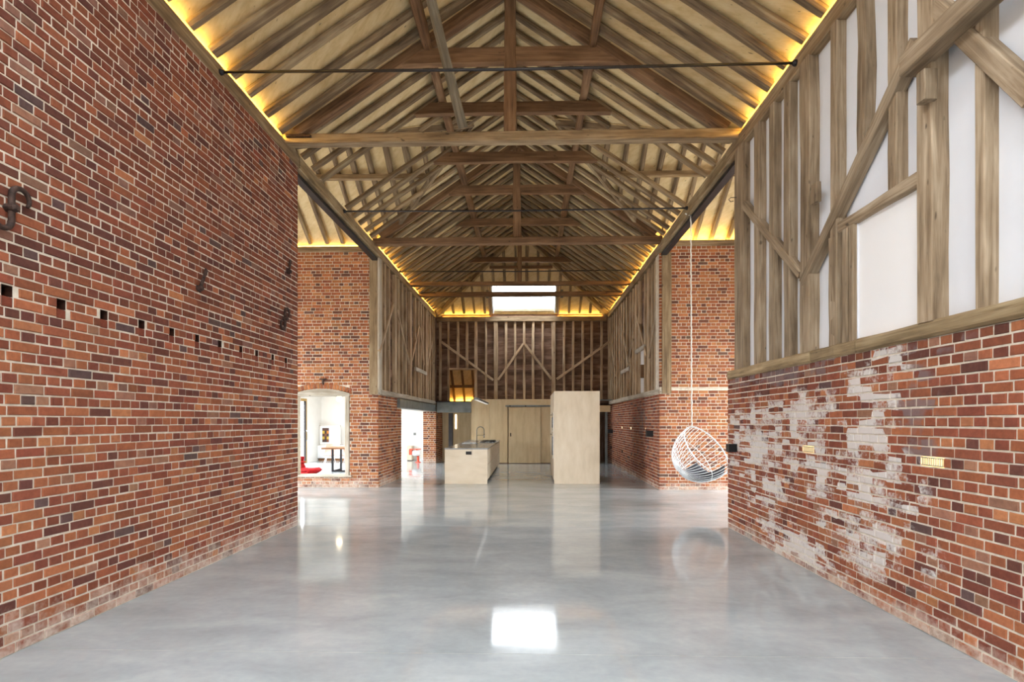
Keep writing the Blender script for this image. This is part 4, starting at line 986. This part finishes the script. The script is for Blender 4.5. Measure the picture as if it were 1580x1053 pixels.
for px, py, lb in ((960, 697, 'dark round socket hole low on the far right wall in the middle'), (975, 701, 'dark round socket hole low on the far right wall nearest the corner'), (943, 691, 'dark round socket hole low on the far right wall near the end')):
    q = onX(px, py, 3.07); b = MB().lathe([(.05, .01), (.05, -.014), (.03, -.018)], (q.x - .0, q.y, q.z), 12, 'x'); b.build('socket', M['black'], label=lb, cat='socket', group='sockets on the far right wall')

# ------------------------------------------------------------------ wrought-iron wall anchors on the left wall
def s_anchor(px, py, hgt, lb, lean=0., flip=1):
    q = onX(px, py, XL + .03); r_ = empty('wall_anchor', (q.x, q.y, q.z), label=lb, cat='wall anchor', group='wrought-iron wall anchors')
    R0 = hgt * .21; h0 = hgt * .29
    pl = [(R0 + R0 * math.cos(t), h0 + R0 * math.sin(t)) for t in [-.7 + i / 10 * (math.pi + .7) for i in range(11)]]
    pl += [(-a, -b) for a, b in pl[::-1]]
    pl = [(a * flip, b) for a, b in pl]
    cl_, sl_ = math.cos(lean), math.sin(lean)
    P = [Vector((q.x, q.y + a * cl_ - b * sl_, q.z + a * sl_ + b * cl_)) for a, b in pl]
    rad = [.012 + .008 * math.sin(math.pi * i / (len(P) - 1)) for i in range(len(P))]
    MB().tube(P, rad, 8).build('scroll', M['iron'], r_, smooth=True)
    MB().lathe([(.03, -.05), (.03, .03), (.018, .045)], q, 10, 'x').build('bolt', M['iron'], r_)
s_anchor(18, 321, .31, 'large S-shaped iron wall anchor at the left edge of the photo', 0, 1)
s_anchor(440, 492, .32, 'S-shaped iron wall anchor near the far end of the left brick wall', 0, 1)
for px, py, l_, lean, lb in ((313, 433, .30, .45, 'straight iron bar anchor in the middle of the left brick wall'), (447, 412, .22, .2, 'short iron bar anchor high up near the end of the left brick wall')):
    q = onX(px, py, XL + .03); r_ = empty('bar_anchor', (q.x, q.y, q.z), label=lb, cat='wall anchor', group='iron bar anchors')
    d = Vector((0, math.sin(lean), math.cos(lean))); MB().timber(q - d * l_ / 2, q + d * l_ / 2, .045, .02, up=(1, 0, 0), seg=4, wob=.08).build('bar', M['iron'], r_)
    MB().lathe([(.03, -.045), (.03, .02), (.015, .035)], q - d * l_ * .35, 10, 'x').build('bolt', M['iron'], r_)
q = onX(1134, 305, XR - .02); r_ = empty('iron_hook', q, label='small iron hook on the corner post of the right timber wall', cat='hook')
MB().tube([q + Vector((.03, 0, 0)), q + Vector((-.06, 0, 0)), q + Vector((-.09, 0, -.03)), q + Vector((-.06, 0, -.06)), q + Vector((-.02, 0, -.05))], .006, 6).build('wire', M['iron'], r_)
q = onY(498, 587, YL - .02); r_ = empty('arch_tie', q, label='small iron tie plate above the brick arch of the doorway', cat='wall anchor')
MB().box(q.x - .08, q.x + .08, q.y - .01, q.y + .01, q.z + .01, q.z + .04).build('plate', M['iron'], r_); MB().box(q.x - .02, q.x + .02, q.y - .01, q.y + .01, q.z - .1, q.z + .01).build('stem', M['iron'], r_)

# ------------------------------------------------------------------ dining room seen through the arched doorway
def onF(px, py, z=0.): v = ray(px, py); return v * ((z - EYE) / v.z) + Vector((0, 0, EYE))
tb = empty('dining_table', (-5.6, 17.2, 0), label='wooden dining table on a black rectangular steel leg frame', cat='table')
tx0 = onY(501, 692, 17.0).x
MB().timber((tx0, 17.2, .735), (tx0 + 2.2, 17.2, .735), .95, .05, ch=.006).build('table_top', M['table_wood'], tb)
for x in (tx0 + .32, tx0 + 1.9):
    lg = MB()
    for y in (16.82, 17.58): lg.box(x - .03, x + .03, y - .025, y + .025, 0, .71)
    lg.box(x - .03, x + .03, 16.82, 17.58, 0, .04); lg.build('leg_frame', M['black'], tb)
MB().box(tx0 + .32, tx0 + 1.9, 16.80, 16.84, .0, .045).build('floor_rail', M['black'], tb)
def chair(x, y, rz, lb):
    r_ = empty('shell_chair', (x, y, 0), label=lb, cat='chair', group='pink shell chairs at the dining table')
    c, s = math.cos(rz), math.sin(rz); T = lambda a, b, z: Vector((x + a * c - b * s, y + a * s + b * c, z))
    b = MB(); vs = []; fs = []; n = 9; prof = [(-.21, .44), (-.1, .425), (.05, .43), (.15, .47), (.2, .58), (.235, .72), (.25, .82)]
    for lay in (0, .012):
        for (d, z) in prof:
            wd = .21 if z < .5 else .20 - (z - .5) * .18
            for i in range(n):
                k = -1 + 2 * i / (n - 1); vs.append(T(k * wd, d - k * k * (.05 if z > .5 else 0) + (lay if z > .5 else 0), z + k * k * (.03 if z < .5 else 0) - (lay if z < .5 else 0)))
    m_ = len(prof); o = n * m_
    for lay in (0, o):
        for a in range(m_ - 1):
            for i in range(n - 1): q = lay + a * n + i; fs.append((q, q + 1, q + n + 1, q + n))
    b.add(vs, fs); b.build('shell', M['pink'], r_, smooth=True)
    for (a, d) in ((-.2, -.2), (.2, -.2), (-.2, .2), (.2, .2)): MB().tube([T(a * .5, d * .5, .42), T(a * 1.1, d * 1.1, 0)], .009, 6).build('leg', M['white_paint'], r_)
    for d in (-.1, .1): MB().tube([T(-.1, d, .418), T(.1, d, .418)], .008, 6).build('brace', M['white_paint'], r_)
chair(onY(509, 700, 18.0).x, 18.0, .2, 'pink shell chair with white wire legs behind the dining table end')
chair(onY(530, 700, 18.0).x + .1, 18.0, -.1, 'second pink shell chair behind the dining table next to the jamb')
sbx = onY(489.5, 700, 21.4).x
sbd = empty('sideboard', (sbx + .9, 21.6, 0), label='low pale sideboard against the dining room back wall', cat='sideboard')
MB().box(sbx, sbx + 1.9, 21.42, 21.83, .1, .62).build('body', M['plaster'], sbd)
for i in range(3): MB().box(sbx + .02 + i * .63, sbx + .63 + i * .63, 21.40, 21.42, .12, .60).build('door', M['white_paint'], sbd)
MB().box(sbx + .05, sbx + 1.85, 21.46, 21.8, 0, .1).build('plinth', M['table_wood'], sbd)
fx0, fx1 = onY(493.5, 670, 21.6).x, onY(525.5, 670, 21.6).x; fz0, fz1 = .622, onY(500, 657, 21.6).z
pf = empty('framed_picture', ((fx0 + fx1) / 2, 21.6, fz0), label='framed picture with coloured squares leaning on the sideboard', cat='picture')
for (a, b, c, d) in ((fx0, fx1, fz0, fz0 + .03), (fx0, fx1, fz1 - .03, fz1), (fx0, fx0 + .03, fz0, fz1), (fx1 - .03, fx1, fz0, fz1)): MB().box(a, b, 21.58, 21.62, c, d).build('frame', M['plaster'], pf)
MB().box(fx0 + .02, fx1 - .02, 21.61, 21.63, fz0 + .02, fz1 - .02).build('mount', M['white_paint'], pf)
cols = [(78, 46, 36), (206, 128, 46), (56, 40, 40), (196, 164, 60), (120, 70, 44), (40, 36, 44)]
MC = [flat('print_colour', c, .6) for c in cols]
gx0, gx1, gz0, gz1 = fx0 + .1, fx0 + .1 + .27, fz0 + .12, fz1 - .1
for i in range(3):
    for j in range(5):
        MB().box(gx0 + (gx1 - gx0) * i / 3, gx0 + (gx1 - gx0) * (i + 1) / 3, 21.603, 21.61, gz0 + (gz1 - gz0) * j / 5, gz0 + (gz1 - gz0) * (j + 1) / 5).build('print_square', MC[(i * 2 + j * 3 + i * j) % 6], pf)
MB().box(gx1, fx1 - .09, 21.603, 21.61, gz0, gz1).build('reflection_field', flat('reflected_pale_blue', (206, 214, 232), .1), pf)  # pale half is a reflection on the picture, put into its colour
# red floor cushion chair
fc = onF(476, 735.5); fc = Vector((-6.62, 15.45, 0))
rc = empty('floor_chair', fc, label='low red padded floor chair just inside the arched doorway', cat='chair')
def pad(pts, wd, nm):
    b = MB(); n = len(pts); vs = []; fs = []; ks = (-1, -.96, -.8, 0, .8, .96, 1)
    mx = sum(p[0] for p in pts) / n; mz = sum(p[1] for p in pts) / n
    for k in ks:
        g = 1 - .35 * max(0, abs(k) - .75) / .25
        for (a, z) in pts: vs.append((fc.x + .85 * (mx + (a - mx) * g), fc.y + k * wd / 2, max(.0, .72 * (mz + (z - mz) * g))))
    for i in range(len(ks) - 1):
        for j in range(n): q = i * n + j; r2 = i * n + (j + 1) % n; fs.append((q, r2, r2 + n, q + n))
    fs += [tuple(range(n)), tuple(range((len(ks) - 1) * n, len(ks) * n))]
    b.add(vs, fs); b.build(nm, M['red'], rc, smooth=True)
pad([(-.25, .02), (.3, .0), (.5, .1), (.62, .22), (.5, .33), (.3, .30), (.1, .30), (-.2, .34)], .9, 'seat')
pad([(-.45, .0), (-.15, .05), (-.05, .25), (-.02, .34), (-.08, .5), (-.1, .66), (-.04, .78), (-.14, .8), (-.25, .76), (-.38, .4)], .9, 'backrest')
for dz in (.24, .38): MB().tube([(fc.x - .06, fc.y - .44, dz), (fc.x - .04, fc.y, dz + .02), (fc.x - .06, fc.y + .44, dz)], .025, 6).build('seam_roll', M['red'], rc, smooth=True)
gl = onY(523.5, 616, 17.2)
gp = empty('globe_pendant', gl, label='glowing globe pendant lamp hanging in the dining room', cat='pendant lamp')
MB().lathe([(.001, -.1), (.06, -.08), (.1, 0), (.06, .08), (.001, .1)], gl, 16).build('globe', M['globe_glow'], gp, smooth=True)
MB().tube([gl + Vector((0, 0, .09)), (gl.x, gl.y, 4.0)], .004, 5).build('cord', M['white_paint'], gp)
# glazed garden door in the dining room's left wall
gd = empty('door_1', (-8.5, 17, 0), label='glazed timber garden door on the left side of the dining room', cat='door', kind='structure')
for y in (13.75, 15.9, 18.1, 20.36): MB().box(-8.58, -8.5, y - .06, y + .06, 0, 2.45).build('door_frame', M['gold_wood'], gd)
for z in (.06, 2.4): MB().box(-8.57, -8.51, 13.7, 20.42, z - .06, z + .05).build('door_frame', M['gold_wood'], gd)
for a, b in ((13.81, 15.84), (15.96, 18.04), (18.16, 20.3)): MB().box(-8.545, -8.535, a, b, .11, 2.34).build('glass_pane', M['glass'], gd)
MB().box(-8.5, -8.44, 20.1, 20.2, .1, 2.35).build('door_stile', M['dark_steel'], gd)
MB().tube([(-8.42, 20.15, 1.25), (-8.38, 20.15, 1.2), (-8.38, 20.15, .9), (-8.42, 20.15, .85)], .012, 6).build('pull_handle', M['chrome'], gd)
# things seen through the wide doorway of the far left wall
so = onF(648, 713); sx_, sy_ = so.x, so.y - .35
st_ = empty('pedestal_stool', (sx_, sy_, 0), label='orange pedestal stool with a round white seat beyond the far left doorway', cat='stool')
MB().lathe([(.11, 0), (.11, .015), (.05, .04), (.045, .25)], (sx_, sy_, 0), 16).build('pedestal', M['orange'], st_, smooth=True)
MB().lathe([(.06, .25), (.17, .28), (.19, .36), (.17, .45), (.05, .47)], (sx_ - .06, sy_, 0), 18).build('seat', M['white_paint'], st_, smooth=True)
MB().box(sx_ - .32, sx_ + .1, sy_ - .12, sy_ + .12, .50, .53).build('top_ledge', M['orange'], st_); MB().box(sx_ - .33, sx_ - .22, sy_ - .12, sy_ + .12, .30, .50).build('side_flap', M['orange'], st_)
MB().tube([(sx_ - .05, sy_, .44), (sx_ - .05, sy_, .51)], .03, 8).build('neck', M['orange'], st_)
bx = onY(632, 700, 21.5)
bc = empty('beige_cabinet', (bx.x, 21.6, 0), label='slim beige cabinet against the white wall beyond the far left doorway', cat='cabinet')
MB().box(bx.x - .1, bx.x + .1, 21.45, 21.83, .03, .6).build('body', flat('beige_board', (206, 186, 162), .6), bc); MB().box(bx.x - .09, bx.x + .09, 21.44, 21.45, .05, .58).build('door', flat('beige_door', (214, 196, 174), .6), bc)
MB().box(bx.x - .09, bx.x + .09, 21.47, 21.8, 0, .03).build('plinth', M['dark_steel'], bc)
q = onY(640, 670, YB - .01); s_ = MB().box(q.x - .05, q.x + .05, YB - .015, YB - .0005, q.z - .05, q.z + .05).build('light_switch', M['steel'], label='small grey light switch on the white wall beyond the doorway', cat='switch')
MB().box(-8.4, -3.95, YB - .02, YB - .001, 0, .09).build('baseboard_dining', M['white_paint'], label='white skirting board along the dining room back wall', cat='skirting', kind='structure')
# ------------------------------------------------------------------ roof lights outside the frame, added to let in sky light
def roof_light(nm, corners, lb):
    r_ = empty(nm, Vector(corners[0]), label=lb, cat='skylight', kind='structure'); c = [Vector(p) for p in corners]
    for a, b in zip(c, c[1:] + c[:1]): MB().timber(a, b, .06, .1).build('window_frame', M['white_paint'], r_)
    b = MB(); up = Vector((0, 0, .01)); b.add(c + [p + up for p in c], [(3, 2, 1, 0), (4, 5, 6, 7), (0, 1, 5, 4), (1, 2, 6, 5), (2, 3, 7, 6), (3, 0, 4, 7)]); b.build('glass_pane', M['glass'], r_)
for s, nm in ((-1, 'added_window_2'), (1, 'added_window_3')):
    roof_light(nm, [(XC + s * q, y, zmain(XC + q) + DV + .05) for q, y in ((RLW[s][1], -1.5), (RLW[s][1], 3.1), (RLW[s][0], 3.1), (RLW[s][0], -1.5))], 'added unseen roof light in the %s slope above the camera' % ('left' if s < 0 else 'right'))
